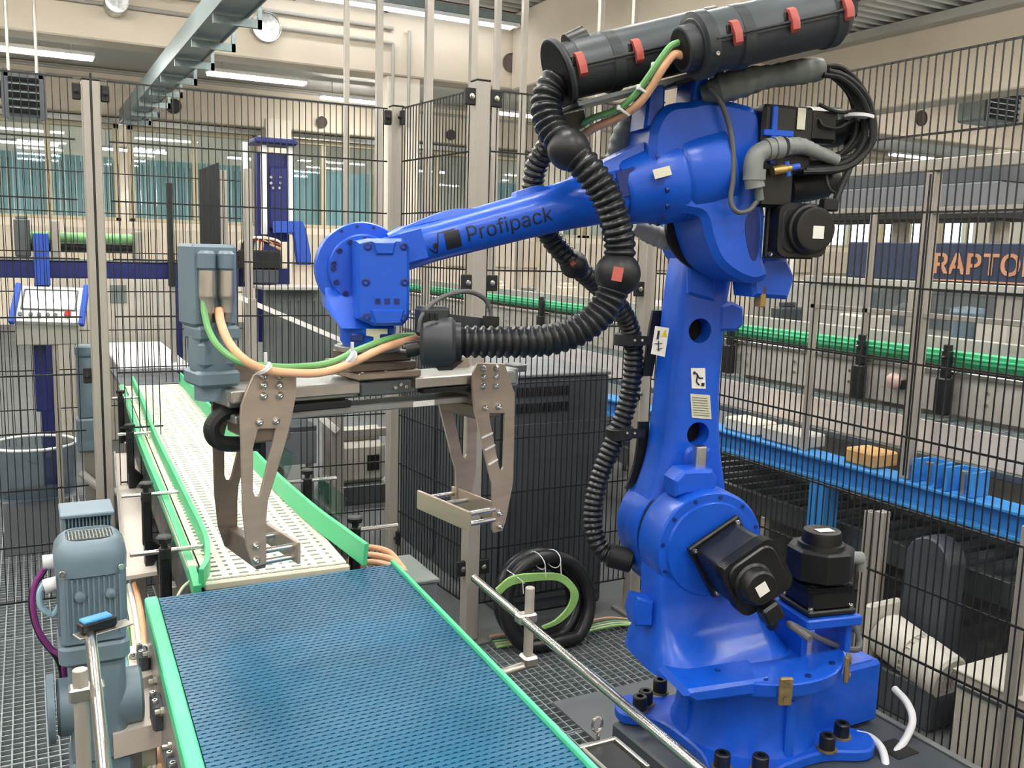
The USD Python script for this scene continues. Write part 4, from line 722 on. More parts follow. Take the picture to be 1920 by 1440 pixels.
# two black cable canisters with red clips
def canister(a, c, r, label, clips, endface=True, rail=True):
    a, c = np.array(a), np.array(c); d = (c-a)/np.linalg.norm(c-a); L = np.linalg.norm(c-a); x, y, _ = basis(d); y = y if y[2] > 0 else -y; s = np.cross(y, d); s = s if s @ (CAM-a) > 0 else -s
    t = thing("cable_canister", label, "cable housing", (a+c)/2)
    put(t, "lower_shell", MB().lathe([(0, r*0.9), (0.006, r), (L-0.07, r), (L-0.03, r*0.86), (L-0.008, r*0.5), (L, 0.001)], a, d, 36), "canister")
    R = []; th = np.linspace(-0.12, math.pi+0.12, 22)
    for h, q in ((0.03, 1.0), (0.034, 1.055), (L-0.09, 1.055), (L-0.07, 1.0)): R.append(np.array([a+d*h+r*q*(math.cos(k)*s+math.sin(k)*y) for k in th]))
    put(t, "lid", MB().rings(R, caps=False), "lid_grey", smooth=50); e = []
    put(t, "seam_flange", MB().bar(a+d*0.02+s*r*1.03, a+d*(L-0.06)+s*r*1.03, 0.005, 0.016, 0.001, up=s).bar(a+d*0.02-s*r*1.03, a+d*(L-0.06)-s*r*1.03, 0.005, 0.016, 0.001, up=s), "canister")
    for f in clips:
        p = a+d*L*f+s*(r*1.07); k = put(t, "clip", MB().hull([p+d*0.009*i+y*j+s*o for i in (-1, 1) for j, o in ((0.030, -0.006), (0.024, 0.006), (-0.018, 0.010), (-0.024, 0.0), (0.0, 0.013))]), "clamp_red")
        put(t, "clip_seat", MB().cbox(p-d*0.014+y*0.012-s*0.006, (0.012, 0.012, 0.02), 0.002), "black_plastic")
    for f in (0.22, 0.8): put(t, "rib_band", MB().lathe([(L*f, r*1.0), (L*f+0.004, r*1.075), (L*f+0.03, r*1.075), (L*f+0.034, r*1.0)], a, d, 36), "canister")
    return t, a, d, s, y, L
c1a, c1b = rv(1052, 137, 0.05), rv(1385, 58, 0.05)
t, a, d, s, y, L = canister(c1a, c1b, 0.064, "long black cable canister at the left whose end flange feeds the thick hose", (0.05, 0.35))
put(t, "end_flange", MB().lathe([(-0.012, 0.052), (-0.012, 0.078), (-0.006, 0.082), (0.0, 0.080), (0.004, 0.06)], a, d+y*0.12, 36), "canister"); put(t, "flange_bore", MB().lathe([(-0.0135, 0.0), (-0.0135, 0.074)][::-1], a, d+y*0.12, 32), "rubber"); put(t, "cable_entry", MB().cyl(a+d*0.03+y*0.05, a+d*0.075+y*0.06, 0.03, 16), "black_plastic")
c2a, c2b = rv(1298, 88, 0.20), rv(1592, 22, 0.20)
t, a2, d2, s2, y2, L2 = canister(c2a, c2b, 0.064, "long black cable canister at the right with the green and orange cables leaving its end", (0.17, 0.52, 0.86)); put(t, "end_cap", MB().lathe([(-0.03, 0.045), (-0.028, 0.048), (0.0, 0.05), (0.004, 0.072), (0.03, 0.072), (0.034, 0.06)], a2, d2, 36), "canister"); put(t, "cap_bore", MB().lathe([(-0.0305, 0.0), (-0.0305, 0.042)][::-1], a2, d2, 28), "rubber")
put(t, "strap_buckle", MB().cbox(a2+d2*(L2-0.005)+y2*0.01, (0.03, 0.05, 0.05), 0.006).cyl(a2+d2*(L2-0.01)+y2*0.02, a2+d2*(L2+0.03)+y2*0.03, 0.012, 10), "rubber"); put(t, "screw", MB().screw(a2+d2*0.02+s2*0.064-y2*0.03, s2, 0.005, 0.004), "chrome")
ra, rb_ = rv(1052, 208, 0.03), rv(1500, 92, 0.03)
sp = thing("canister_rail", "black steel carrier rail under the two cable canisters", "rail", (ra+rb_)/2); put(sp, "rail", MB().bar(ra, rb_, 0.22, 0.008, 0.001), "black_metal"); put(sp, "edge_strip", MB().bar(ra+RN*0.112, rb_+RN*0.112, 0.004, 0.009), "alu_dark")
put(sp, "front_bracket", MB().hull([rv(x, y, v) for x, y in ((1052, 216), (1095, 206), (1100, 236), (1070, 252)) for v in (-0.03, 0.03)]), "black_metal"); put(sp, "bridge_plate", MB().bar(rv(1245, 163, 0.0), rv(1335, 142, 0.0), 0.12, 0.012, 0.002), "black_metal")
# green and orange cables of the right canister
cable("green_cable", "green cable curving out of the right canister end", [a2-d2*0.028+y2*0.015, rv(1256, 88, 0.2), rv(1232, 120, 0.19), rv(1210, 152, 0.17), rv(1185, 184, 0.14), rv(1150, 208, 0.10), rv(1110, 222, 0.06), rv(1082, 240, 0.0)], 0.0075, "green_cable")
cable("orange_cable", "pale orange cable curving out of the right canister end", [a2-d2*0.028-y2*0.012, rv(1262, 104, 0.2), rv(1240, 132, 0.19), rv(1222, 162, 0.17), rv(1196, 196, 0.14), rv(1160, 220, 0.09), rv(1118, 238, 0.04), rv(1086, 258, -0.02)], 0.0095, "orange_cable", 12)
for x, y_, lb in ((1234, 128, "white cable tie on the cables just below the canister end"), (1206, 170, "white cable tie on the cables in front of the blue bracket post"), (1168, 208, "white cable tie on the cables at the left of the carrier rail")):
    p = rv(x, y_, 0.165 if x > 1200 else 0.12); q = rv(x+10, y_+7, 0.165 if x > 1200 else 0.12); tag(put(None, "cable_tie", MB().cyl(p-(q-p)*0.9, p+(q-p)*1.2, 0.0035, 8).cbox(p-(q-p)*0.9, (0.009, 0.009, 0.012), 0.002), "white_cable").prim(), lb, "cable tie")
# grey cloth sleeves and the black cable bundle
def sleeve(label, pts, r, m="sleeve_grey"): P = spline(pts, 10); k = len(P); rr = np.interp(np.linspace(0, 1, k), np.linspace(0, 1, len(r)), r)*(1+0.05*np.sin(np.arange(k)*1.7)); return tag(put(None, "cable_sleeve", MB().tube(P, rr, 18), m).prim(), label, "cable sleeve")
sleeve("grey cloth cable sleeve lying over the elbow under the right canister", [rv(1316, 178, 0.06), rv(1360, 164, 0.09), rv(1420, 148, 0.1), rv(1480, 138, 0.1), rv(1538, 129, 0.1)], [0.02, 0.034, 0.034, 0.026, 0.03, 0.028])
sleeve("grey cloth cable sleeve dropping behind the blue upper arm", [rv(1226, 196, -0.02), rv(1200, 218, -0.05), rv(1175, 255, -0.08), rv(1158, 300, -0.1)], [0.03, 0.036, 0.036, 0.032])
sleeve("grey taped sleeve between the thick hose and the lower arm", [rv(1186, 424, -0.12), rv(1215, 436, -0.13), rv(1245, 448, -0.14), rv(1275, 456, -0.15)], [0.016, 0.026, 0.027, 0.022], "grey_panel")
bd = thing("cable_bundle", "bundle of black cables arching behind the robot elbow", "cables", rv(1620, 240, 0.1))
for k in range(6):
    o = np.array([0.011*math.cos(k*1.05), 0.02*math.sin(k*1.05), 0.013*math.sin(k*1.05+0.6)])*1.3; w = (k % 3)*4
    put(bd, "cable", MB().tube(spline([rv(1535, 130, 0.1)+o, rv(1570, 134+w, 0.1)+o, rv(1606, 168+w, 0.1)+o, rv(1628-w, 220, 0.1)+o, rv(1626-w, 262, 0.1)+o, rv(1600-w, 294, 0.1)+o, rv(1560, 306+w*0.6, 0.1)+o, rv(1500, 314+w*0.4-(k == 2)*25, 0.1)+o*0.6], 8), 0.0085 if k % 2 else 0.0065, 8), "rubber")
cc = rv(1612, 212, 0.1); put(bd, "cable_tie", MB().lathe([(-0.004, 0.034), (-0.004, 0.036), (0.004, 0.036), (0.004, 0.034)], cc+(0, 0, -0.01), (0.1, 0, 1), 20), "white_cable")
cable("thin_cable", "thin black cable from the upper wrist motor to the bundle", [rv(1535, 195, 0.09), rv(1556, 205, 0.1), rv(1580, 211, 0.1), rv(1606, 206, 0.1)], 0.0045, "rubber"); cable("thin_cable", "thin black cable sagging below the upper wrist motor plug", [rv(1536, 224, 0.09), rv(1545, 236, 0.1), rv(1570, 240, 0.1), rv(1598, 226, 0.1), rv(1612, 216, 0.1)], 0.004, "rubber")
cable("thin_cable", "thin black cable dropping to the elbow motor plug", [rv(1596, 300, 0.1), rv(1590, 322, 0.12), rv(1575, 355, 0.13), rv(1565, 385, 0.14)], 0.009, "rubber"); cable("thin_cable", "thin black cable looping above the elbow motor", [rv(1548, 312, 0.1), rv(1550, 335, 0.12), rv(1556, 355, 0.13), rv(1566, 362, 0.13)], 0.004, "rubber")
sleeve("grey flexible conduit leaving the wrist motors to the right", [rv(1472, 275, 0.12), rv(1500, 274, 0.12), rv(1530, 284, 0.12), rv(1568, 300, 0.11)], [0.022, 0.02, 0.016, 0.014], "grey_fitting")
cable("motor_cable", "dark cable from the shoulder motor plug to the connection box", [rw(0.02, 0.30, 0.40), rv(1480, 1170, 0.22), rv(1520, 1190, 0.15), rv(1560, 1207, 0.1), rv(1596, 1218, 0.06), rv(1612, 1212, 0.03), rv(1606, 1180, 0.0), rv(1588, 1150, -0.03), rw(-0.245, 0.02, 0.44)], 0.0085, "grey_cable")
# ================================================================ white plastic module belt conveyor through the fence
WB0, WB1 = np.array([0.522, 2.185, 0.8]), np.array([0.632, 5.42, 0.8]); wd = (WB1-WB0)/np.linalg.norm(WB1-WB0); wx = np.array([wd[1], -wd[0], 0.0]); WL = np.linalg.norm(WB1-WB0); WW = 0.172
def WM(): return MB(WB0, np.stack([wx, wd, (0, 0, 1)], 1))
conv = thing("belt_conveyor", "long conveyor with white perforated plastic belt and green guides running through the fence", "conveyor", WB0*np.array([1, 1, 0]), math.atan2(wd[1], wd[0])-math.pi/2)
PIT = 0.0335; nrow = int(WL/PIT)
SL = []; x = -WW+0.016; k = 0
while x < WW-0.03: w_ = (0.024, 0.009)[k % 2]; SL.append((x, x+w_)); x += w_+0.0155; k += 1
for i in range(nrow):                       # one module row: plain strip, then a strip pierced by wide and narrow slots
    y = 0.004+i*PIT; m = WM(); m.box((-WW, y, -0.004), (WW, y+0.0105, 0.0)); m.box((-WW, y+0.0225, -0.004), (WW, y+PIT-0.0007, 0.0)); prev = -WW
    for a, b in SL: m.box((prev, y+0.0105, -0.004), (a, y+0.0225, -0.0003)); prev = b
    m.box((prev, y+0.0105, -0.004), (WW, y+0.0225, -0.0003)); put(conv, "belt_module", m, "white_belt", smooth=False)
put(conv, "belt_underside", WM().box((-WW, 0.002, -0.06), (WW, WL, -0.04)), "belt_under")
put(conv, "end_nosing", WM().box((-WW-0.005, -0.016, -0.024), (WW+0.005, 0.002, -0.003), 0.004), "label_ivory")
for s in (-1, 1): put(conv, "side_frame", WM().box((s*(WW+0.008), 0.03, -0.19), (s*(WW+0.02), WL, -0.02), 0.003), "board_black")
put(conv, "wear_strip", WM().box((-WW-0.03, 0.10, -0.012), (-WW-0.004, WL, 0.004), 0.003), "label_ivory")
def ribbon(pts, h, w, m, name, par, lean=0.0): # upright strip along a path on the belt
    P = spline(pts, 8); T = np.gradient(P, axis=0); T /= np.linalg.norm(T, axis=1, keepdims=True); R = []
    for p, t in zip(P, T): n = np.array([t[1], -t[0], 0]); n /= np.linalg.norm(n); R.append(np.array([p-n*w/2, p+n*w/2, p+n*(w/2+lean)+(0, 0, h), p-n*(w/2-lean)+(0, 0, h)]))
    return put(par, name, MB().rings(R), m, smooth=20)
ribbon([(0.336, 2.17, 0.79), (0.362, 2.24, 0.795), (0.384, 2.40, 0.805), (0.395, 2.75, 0.806), (0.408, 3.2, 0.806), (0.426, 3.8, 0.806), (0.47, 4.7, 0.806), (0.50, 5.42, 0.806)], 0.045, 0.012, "green_guide", "side_guide", conv)
ribbon([(0.326, 2.16, 0.76), (0.338, 2.4, 0.765), (0.354, 2.9, 0.77), (0.378, 3.8, 0.77), (0.42, 4.8, 0.77), (0.44, 5.4, 0.77)], 0.04, 0.018, "green_guide", "side_rail", conv)
ribbon([(0.728, 2.14, 0.80), (0.712, 2.3, 0.804), (0.697, 2.5, 0.806), (0.690, 2.9, 0.806), (0.697, 3.4, 0.806), (0.710, 4.1, 0.806), (0.735, 5.0, 0.806), (0.745, 5.42, 0.806)], 0.055, 0.012, "green_guide", "side_guide", conv, 0.006)
put(conv, "return_drum", WM().cyl((-WW, 0.06, -0.08), (WW, 0.06, -0.08), 0.055, 24), "rubber")
for y in (0.5, 2.6):
    for s in (-1, 1): put(conv, "leg", WM().box((s*(WW+0.0), y, -0.8), (s*(WW+0.045), y+0.05, -0.19), 0.003), "steel")
# guide brackets: chrome rods in black clamps
def rodset(y, x0, x1, xb, left=True):
    t = thing("guide_bracket", None, "bracket", (xb, y, 0.62)); a = (x0, y, 0.822); b = (x1, y, 0.822)
    put(t, "rod", MB().cyl(a, b, 0.0065, 12, ch=0.001), "chrome"); put(t, "upright", MB().box((xb-0.014, y-0.012, 0.66), (xb+0.014, y+0.014, 0.815), 0.004), "black_plastic"); put(t, "clamp_head", MB().cyl((xb, y, 0.80), (xb, y, 0.832), 0.016, 14, ch=0.003), "black_plastic")
    put(t, "knob", MB().lathe([(0, 0.009), (0.012, 0.009), (0.014, 0.02), (0.026, 0.022), (0.03, 0.018), (0.03, 0)], (xb, y, 0.832), (0, 0, 1), 8), "black_plastic"); put(t, "shoe", MB().hull([(xb+sx*(0.01 if z < 0.7 else 0.02), y+sy*0.022, z) for sx in (-1, 1) for sy in (-1, 1) for z in (0.60, 0.68)]+[(xb+(0.05 if left else -0.05), y, 0.64)]), "black_plastic")
    return t
for y, x0, x1, xb, lf, lb in [(2.38, 0.2, 0.375, 0.282, True, "black guide bracket with chrome rod at the near left end of the white belt"), (2.95, 0.23, 0.395, 0.30, True, "black guide bracket with chrome rod, second from the near left end of the white belt"), (3.93, 0.30, 0.43, 0.345, True, "black guide bracket with chrome rod at the fence opening left of the white belt"), (4.85, 0.35, 0.47, 0.39, True, "black guide bracket with chrome rod at the far left of the white belt"),
        (2.36, 0.72, 0.90, 0.775, False, "black guide bracket at the near right end of the white belt beside the corner post"), (2.94, 0.70, 0.90, 0.80, False, "black guide bracket right of the white belt behind the left jaw"), (3.7, 0.71, 0.92, 0.82, False, "black guide bracket right of the white belt close to the fence")]:
    tag(rodset(y, x0, x1, xb, lf).prim(), lb)
for y0, lb in ((2.55, "smoked clear plate leaning beside the right green guide, nearest the corner post"), (3.15, "smoked clear plate leaning beside the right green guide, farther one")):
    tag(put(None, "clear_plate", MB().cbox((0.79, y0+0.14, 0.80), (0.006, 0.28, 0.13), 0.001, np.array([[0.92, 0, 0.38], [0, 1, 0], [-0.38, 0, 0.92]])), "plexi").prim(), lb, "plate")
cable("thin_cable", "thin beige cable looping at the near left end of the white belt", [(0.335, 2.27, 0.78), (0.30, 2.24, 0.765), (0.275, 2.2, 0.73), (0.27, 2.17, 0.68), (0.30, 2.16, 0.62)], 0.004, "label_ivory")
# cable duct with lid boards left of the belt
tr = thing("cable_trunking", "light steel cable trunking lid lying left of the white conveyor", "trunking", (0.3, 3.6, 0.3))
a0, a1, b0, b1 = np.array([0.222, 2.86, 0.6]), np.array([0.316, 2.87, 0.6]), np.array([0.335, 4.6, 0.6]), np.array([0.43, 4.6, 0.6])
put(tr, "lid", MB().hull([p+np.array([0, 0, z]) for p in (a0, a1, b0, b1) for z in (-0.012, 0)]), "tray_grey"); put(tr, "side_wall", MB().hull([p+np.array([0, 0, z]) for p in (a1, b1, a1+(0.004, 0, 0), b1+(0.004, 0, 0)) for z in (-0.1, -0.013)]), "dark_steel")
put(tr, "stand", MB().box((0.25, 3.0, 0.0), (0.30, 3.05, 0.587), 0.003).box((0.33, 4.3, 0.0), (0.38, 4.35, 0.587), 0.003), "steel", kind="stuff"); k = MB()
put(tr, "lid_edge", MB().bar(a0+(0, 0, 0.004), b0+(0, 0, 0.004), 0.008, 0.014), "steel")
# ================================================================ blue belt in the foreground
BA, BB = np.array([0.237, 2.135, 0.793]), np.array([0.205, 0.75, 0.758]); bd_ = (BB-BA)/np.linalg.norm(BB-BA); bx = np.cross((0, 0, 1), -bd_)*-1; bx = np.array([1.0, 0.012, 0]); bx /= np.linalg.norm(bx); bn = np.cross(bx, -bd_); BW = 0.562; BL = np.linalg.norm(BB-BA)
def BM(): return MB(BA, np.stack([bx, -bd_, bn], 1))       # y runs away from the camera: use negative values
blue = thing("belt_conveyor", "blue perforated belt conveyor with mint green edge strips in the foreground", "conveyor", (0.5, 1.45, 0))
PB = 0.0127; nb = int(BL/PB); SP = 0.0148
for i in range(nb):
    y = -0.002-i*PB; m = BM(); m.box((0.0, y-PB+0.0046, -0.008), (BW, y, 0.0), 0); off = (i % 2)*SP/2; m2 = []
    x = off; m.box((0, y-PB+0.0001, -0.010), (BW, y-PB+0.0020, -0.0008))
    xs = np.arange(off, BW-0.003, SP)
    for x in xs: m.box((x, y-PB+0.0015, -0.009), (min(x+SP*0.46, BW), y-PB+0.0048, -0.0002))
    put(blue, "belt_module", m, "blue_belt", smooth=False)
put(blue, "belt_underside", BM().box((0.0, -BL, -0.03), (BW, -0.003, -0.0105)), "blue_belt")
put(blue, "edge_strip", BM().box((-0.030, -BL, -0.03), (-0.002, 0.004, 0.004), 0.003), "green_strip"); put(blue, "edge_strip", BM().box((BW+0.001, -BL, -0.03), (BW+0.010, 0.006, 0.010), 0.002), "green_strip")
for s, x in ((0, -0.030), (1, BW-0.005)): put(blue, "side_frame", BM().box((x, -BL, -0.2), (x+0.015, -0.02, -0.032), 0.003), "steel")
put(blue, "head_roller", BM().cyl((0.0, -0.045, -0.055), (BW, -0.045, -0.055), 0.038, 24), "rubber")
for y in (-0.35, -1.2):
    for x in (0.0, BW-0.05): put(blue, "leg", BM().box((x, y-0.05, -0.77), (x+0.05, y, -0.2), 0.003), "steel")
for k in range(9): put(blue, "frame_bolt", BM().lathe([(0, 0.009), (0.006, 0.009), (0.007, 0.006), (0.016, 0.006), (0.016, 0)], (-0.03, -0.12-k*0.13, -0.075), (-1, 0, 0), 8), "chrome")
# stainless cover boxes and bearing blocks on the left of the blue belt
bxs = thing("drive_cover", "stainless sheet covers of the belt drive left of the blue belt", "cover", (0.18, 2.0, 0.55)); p = [onz(x, y, 0.68) for x, y in ((240, 1212), (288, 1205), (292, 1262), (243, 1282))]; put(bxs, "upper_cover", MB().hull([q+np.array([0, 0, z]) for q in p for z in (-0.09, 0)]), "tray_grey")
p = [onz(x, y, 0.655) for x, y in ((206, 1302), (300, 1280), (312, 1352), (212, 1378))]; put(bxs, "lower_cover", MB().hull([q+np.array([0, 0, z]) for q in p for z in (-0.05, 0)]), "tray_grey"); q = onz(250, 1233, 0.681); put(bxs, "bolt", MB().lathe([(0, 0.009), (0.005, 0.009), (0.006, 0.006), (0.012, 0.006), (0.012, 0)], q, (0, 0, 1), 10), "chrome"); put(bxs, "support", MB().box((0.13, 1.9, 0.0), (0.17, 1.95, 0.61), 0.003).box((0.18, 2.05, 0.0), (0.215, 2.09, 0.60), 0.003), "steel", kind="stuff")
for k in range(4):
    y = 1.32+k*0.24; t = thing("bearing_block", ["dark bearing block with chrome screws under the blue belt edge, nearest the camera", "dark bearing block with chrome screws, second along the left blue belt edge", "dark bearing block with chrome screws, third along the left blue belt edge", "dark bearing block with chrome screws, last before the white belt"][k], "bearing", (0.17, y, 0.66)); put(t, "body", MB().box((0.180, y-0.03, 0.66), (0.203, y+0.03, 0.715), 0.005), "cabinet_dark"); put(t, "screw", MB().screw((0.186, y-0.018, 0.715), (0, 0, 1), 0.006, 0.008), "chrome"); put(t, "screw", MB().screw((0.186, y+0.018, 0.715), (0, 0, 1), 0.006, 0.008), "chrome")
# cables running up the trunking behind the motor
for k, (m, dx, lb) in enumerate([("cyan_cable", 0.0, "pale cables"), ("green_cable", 0.028, "green cable"), ("label_ivory", 0.045, "ivory cable"), ("orange_cable", 0.075, "orange cable"), ("cyan_cable", 0.012, "grey cable"), ("white_cable", 0.058, "white cable")]):
    cable("floor_cable", f"{lb} in the bundle between the gear motor and the blue belt, {['leftmost', 'third from left', 'fourth from left', 'rightmost', 'second from left', 'fifth from left'][k]}", [(0.185+dx, 2.95, 0.54), (0.185+dx*0.9, 2.7, 0.53), (0.175+dx*0.8, 2.4, 0.5), (0.165+dx*0.8, 2.15, 0.45), (0.17+dx*0.6, 1.9, 0.4)], 0.007 if m != "orange_cable" else 0.009, m)
# ================================================================ grey gear motor beside the belt
MX, MY = 0.086, 1.87
gm = thing("gear_motor", "blue grey gear motor with ribbed fan cover standing left of the blue belt", "motor", (MX, MY, 0.55))
put(gm, "motor_body", MB().extr(rrect(MX, MY, 0.056, 0.06, 0.012), (0, 0, 0.845), (1, 0, 0), (0, 1, 0), 0.135, 0.003), "motor_grey"); k = MB()
for i in range(11): x = MX-0.045+i*0.009; k.box((x, MY-0.064, 0.86), (x+0.003, MY-0.058, 0.975))
for i in range(9): y = MY-0.04+i*0.010; k.box((MX-0.060, y, 0.86), (MX-0.054, y+0.003, 0.975)).box((MX+0.054, y, 0.86), (MX+0.060, y+0.003, 0.975))
put(gm, "cooling_ribs", k, "motor_grey", smooth=False, kind="stuff")
R = []
for z, s in ((0.978, 1.0), (1.005, 1.02), (1.022, 0.98), (1.034, 0.86), (1.041, 0.72), (1.0415, 0.66), (1.037, 0.64)): c = rrect(MX, MY, 0.062*s, 0.068*s, 0.038*s, 6); R.append(np.column_stack([c, np.full(len(c), z)]))
fc = put(gm, "fan_cover", MB().rings(R), "motor_grey", smooth=50)
k = MB(); 
for i in range(13): x = MX-0.036+i*0.006; k.box((x, MY-0.03, 1.0372), (x+0.0022, MY+0.03, 1.041))
for i in range(7): y = MY-0.028+i*0.009; k.box((MX-0.037, y, 1.0372), (MX+0.037, y+0.002, 1.0405))
put(fc, "grille", k, "sleeve_grey", smooth=False, kind="stuff"); put(fc, "fan_opening", MB().extr(rrect(MX, MY, 0.038, 0.031, 0.012), (0, 0, 1.0368), (1, 0, 0), (0, 1, 0), 0.0006), "rubber")
for x, y in ((-0.05, -0.066), (0.05, -0.066)): put(fc, "screw", MB().screw((MX+x, MY+y, 0.99), (0, -1, 0), 0.006, 0.004), "chrome")
for x in (-0.022, 0.03): put(gm, "lifting_boss", MB().lathe([(0, 0.011), (0.006, 0.009), (0.008, 0.004), (0.008, 0)], (MX+x, MY-0.062, 0.94), (0, -1, 0), 12), "motor_grey")
put(gm, "gearbox", MB().extr(rrect(MX, MY, 0.062, 0.066, 0.02), (0, 0, 0.805), (1, 0, 0), (0, 1, 0), 0.038, 0.005).extr(rrect(MX+0.004, MY, 0.05, 0.055, 0.02), (0, 0, 0.60), (1, 0, 0), (0, 1, 0), 0.204, 0.006).cyl((MX-0.068, MY, 0.70), (MX+0.085, MY, 0.70), 0.055, 28, ch=0.005), "motor_grey")
put(gm, "output_flange", MB().lathe([(0, 0.066), (0.012, 0.066), (0.014, 0.04), (0.014, 0)], (MX-0.072, MY, 0.70), (-1, 0, 0), 28), "motor_grey"); put(gm, "foot", MB().box((MX-0.05, MY-0.05, 0.5), (MX+0.06, MY+0.05, 0.602), 0.005), "motor_grey")
put(gm, "shaft_cover", MB().cyl((MX+0.085, MY, 0.70), (0.165, MY, 0.70), 0.03, 20), "steel"); put(gm, "torque_post", MB().box((MX-0.02, MY-0.02, 0.0), (MX+0.02, MY+0.02, 0.5), 0.003), "steel")
tb = put(gm, "terminal_box", MB().box((0.044, 2.02, 0.88), (0.137, 2.10, 1.035), 0.004), "motor_grey"); k = MB()
for i in range(14): x = 0.048+i*0.0066; k.box((x, 2.008, 0.9), (x+0.0025, 2.02, 1.04))
put(tb, "ribs", k, "motor_grey", smooth=False, kind="stuff"); put(tb, "rim", MB().box((0.04, 2.0, 1.036), (0.142, 2.105, 1.044), 0.002), "motor_grey"); put(gm, "box_neck", MB().box((0.05, 1.93, 0.9), (0.11, 2.02, 0.95), 0.003), "motor_grey")
put(gm, "plug", MB().cyl((0.03, 1.90, 0.985), (0.005, 1.90, 0.985), 0.014, 12).cyl((0.03, 1.86, 0.955), (0.006, 1.86, 0.95), 0.014, 12), "white_cable", kind="stuff")
gx_ = lambda x, y, z=None, Y=1.9: ony(x, y, Y)
cable("violet_cable", "violet cable bowing down left of the grey gear motor", [(0.018, 1.90, 0.985), gx_(84, 1064), gx_(66, 1095), gx_(62, 1135), gx_(72, 1180), gx_(95, 1215), gx_(118, 1240), (0.035, 1.95, 0.66)], 0.0052, "violet_cable")
cable("violet_cable", "black cable beside the violet cable left of the grey gear motor", [(0.016, 1.91, 0.98), gx_(80, 1075, None, 1.93), gx_(60, 1110, None, 1.93), gx_(60, 1150, None, 1.93), gx_(76, 1195, None, 1.93), gx_(112, 1246, None, 1.93), (0.03, 1.97, 0.66)], 0.005, "rubber")
cable("blue_grey_cable", "pale blue cable loop left of the grey gear motor", [(0.016, 1.86, 0.95), gx_(88, 1090, None, 1.87), gx_(74, 1112, None, 1.87), gx_(78, 1138, None, 1.87), gx_(98, 1152, None, 1.87), (0.03, 1.87, 0.905)], 0.0055, "cyan_cable")
# ================================================================ guard bars either side of the blue belt
gl = thing("guard_rail", "stainless guard pipe with clamps left of the blue belt carrying a blue sensor", "guard rail", (0.08, 1.3, 0))
pa, pb = onz(170, 1192, 0.925), onz(197, 1455, 0.925); put(gl, "pipe", MB().cyl(pa, pb+(pb-pa)*0.5, 0.0095, 16, ch=0.001), "chrome")
pc = onz(160, 1300, 0.915); px0 = pc[0]-0.006; py0 = pc[1]; put(gl, "post", MB().cyl((px0, py0, 0.70), (px0, py0, 0.955), 0.011, 16, ch=0.001), "post_grey"); put(gl, "cross_clamp", MB().cbox((px0+0.008, py0, 0.918), (0.05, 0.026, 0.022), 0.003), "steel"); put(gl, "cross_bar", MB().cyl((px0-0.01, py0-0.02, 0.72), (0.172, py0-0.02, 0.735), 0.0105, 14), "chrome"); put(gl, "cross_clamp", MB().cbox((px0, py0-0.01, 0.72), (0.04, 0.05, 0.03), 0.004), "steel"); put(gl, "bar_socket", MB().box((0.14, py0-0.04, 0.715), (0.172, py0, 0.752), 0.004), "alu")
sn = thing("light_sensor", "small sensor with bright blue top on the end of the left guard pipe", "sensor", pa); e = np.array([0.93, 0.36, 0]); e /= np.linalg.norm(e); Rn = np.stack([e, np.cross((0, 0, 1), e), (0, 0, 1)], 1); put(sn, "body", MB().cbox(pa+(0.012, 0.02, 0.012), (0.062, 0.024, 0.018), 0.003, Rn), "black_plastic"); put(sn, "top_cover", MB().cbox(pa+(0.010, 0.019, 0.023), (0.05, 0.022, 0.006), 0.002, Rn), "sensor_blue"); put(sn, "bracket", MB().cbox(pa+(0.022, 0.02, 0.0), (0.095, 0.03, 0.003), 0.001, Rn), "steel")
gr_ = thing("guard_rail", "long stainless guard pipe on a clamped post right of the blue belt", "guard rail", (0.92, 1.4, 0))
p1, p2 = np.array([0.918, 1.895, 0.822]), np.array([0.895, 0.75, 0.80]); put(gr_, "pipe", MB().cyl(p1, p2, 0.0095, 18, ch=0.0015), "chrome"); put(gr_, "post", MB().cyl((0.93, 1.643, 0.71), (0.93, 1.643, 0.885), 0.0105, 16, ch=0.0015), "post_grey"); put(gr_, "cross_clamp", MB().cbox((0.922, 1.643, 0.818), (0.045, 0.028, 0.022), 0.004), "steel"); put(gr_, "cross_clamp", MB().cbox((0.93, 1.64, 0.722), (0.034, 0.036, 0.024), 0.005), "steel"); put(gr_, "cross_bar", MB().cyl((0.79, 1.635, 0.70), (0.94, 1.635, 0.715), 0.0095, 14), "steel")
jb = thing("junction_box", "grey box with orange cables behind the far right corner of the blue belt", "box", (0.95, 2.35, 0.4)); put(jb, "body", MB().box((0.9, 2.3, 0.52), (1.0, 2.52, 0.66), 0.006), "cabinet_grey"); put(jb, "lid", MB().box((0.895, 2.295, 0.66), (1.005, 2.525, 0.672), 0.003), "sleeve_grey"); put(jb, "stand", MB().box((0.93, 2.38, 0.0), (0.97, 2.42, 0.52), 0.003), "steel")
for k in range(3): cable("orange_cable", ["upper orange cable entering the grey box behind the blue belt", "middle orange cable entering the grey box behind the blue belt", "lower orange cable entering the grey box behind the blue belt"][k], [(0.82, 2.6-k*0.03, 0.62), (0.86, 2.58-k*0.03, 0.69-k*0.012), (0.92, 2.5-k*0.03, 0.70-k*0.014), (0.95, 2.44-k*0.03, 0.66)], 0.009, "orange_cable", 10)
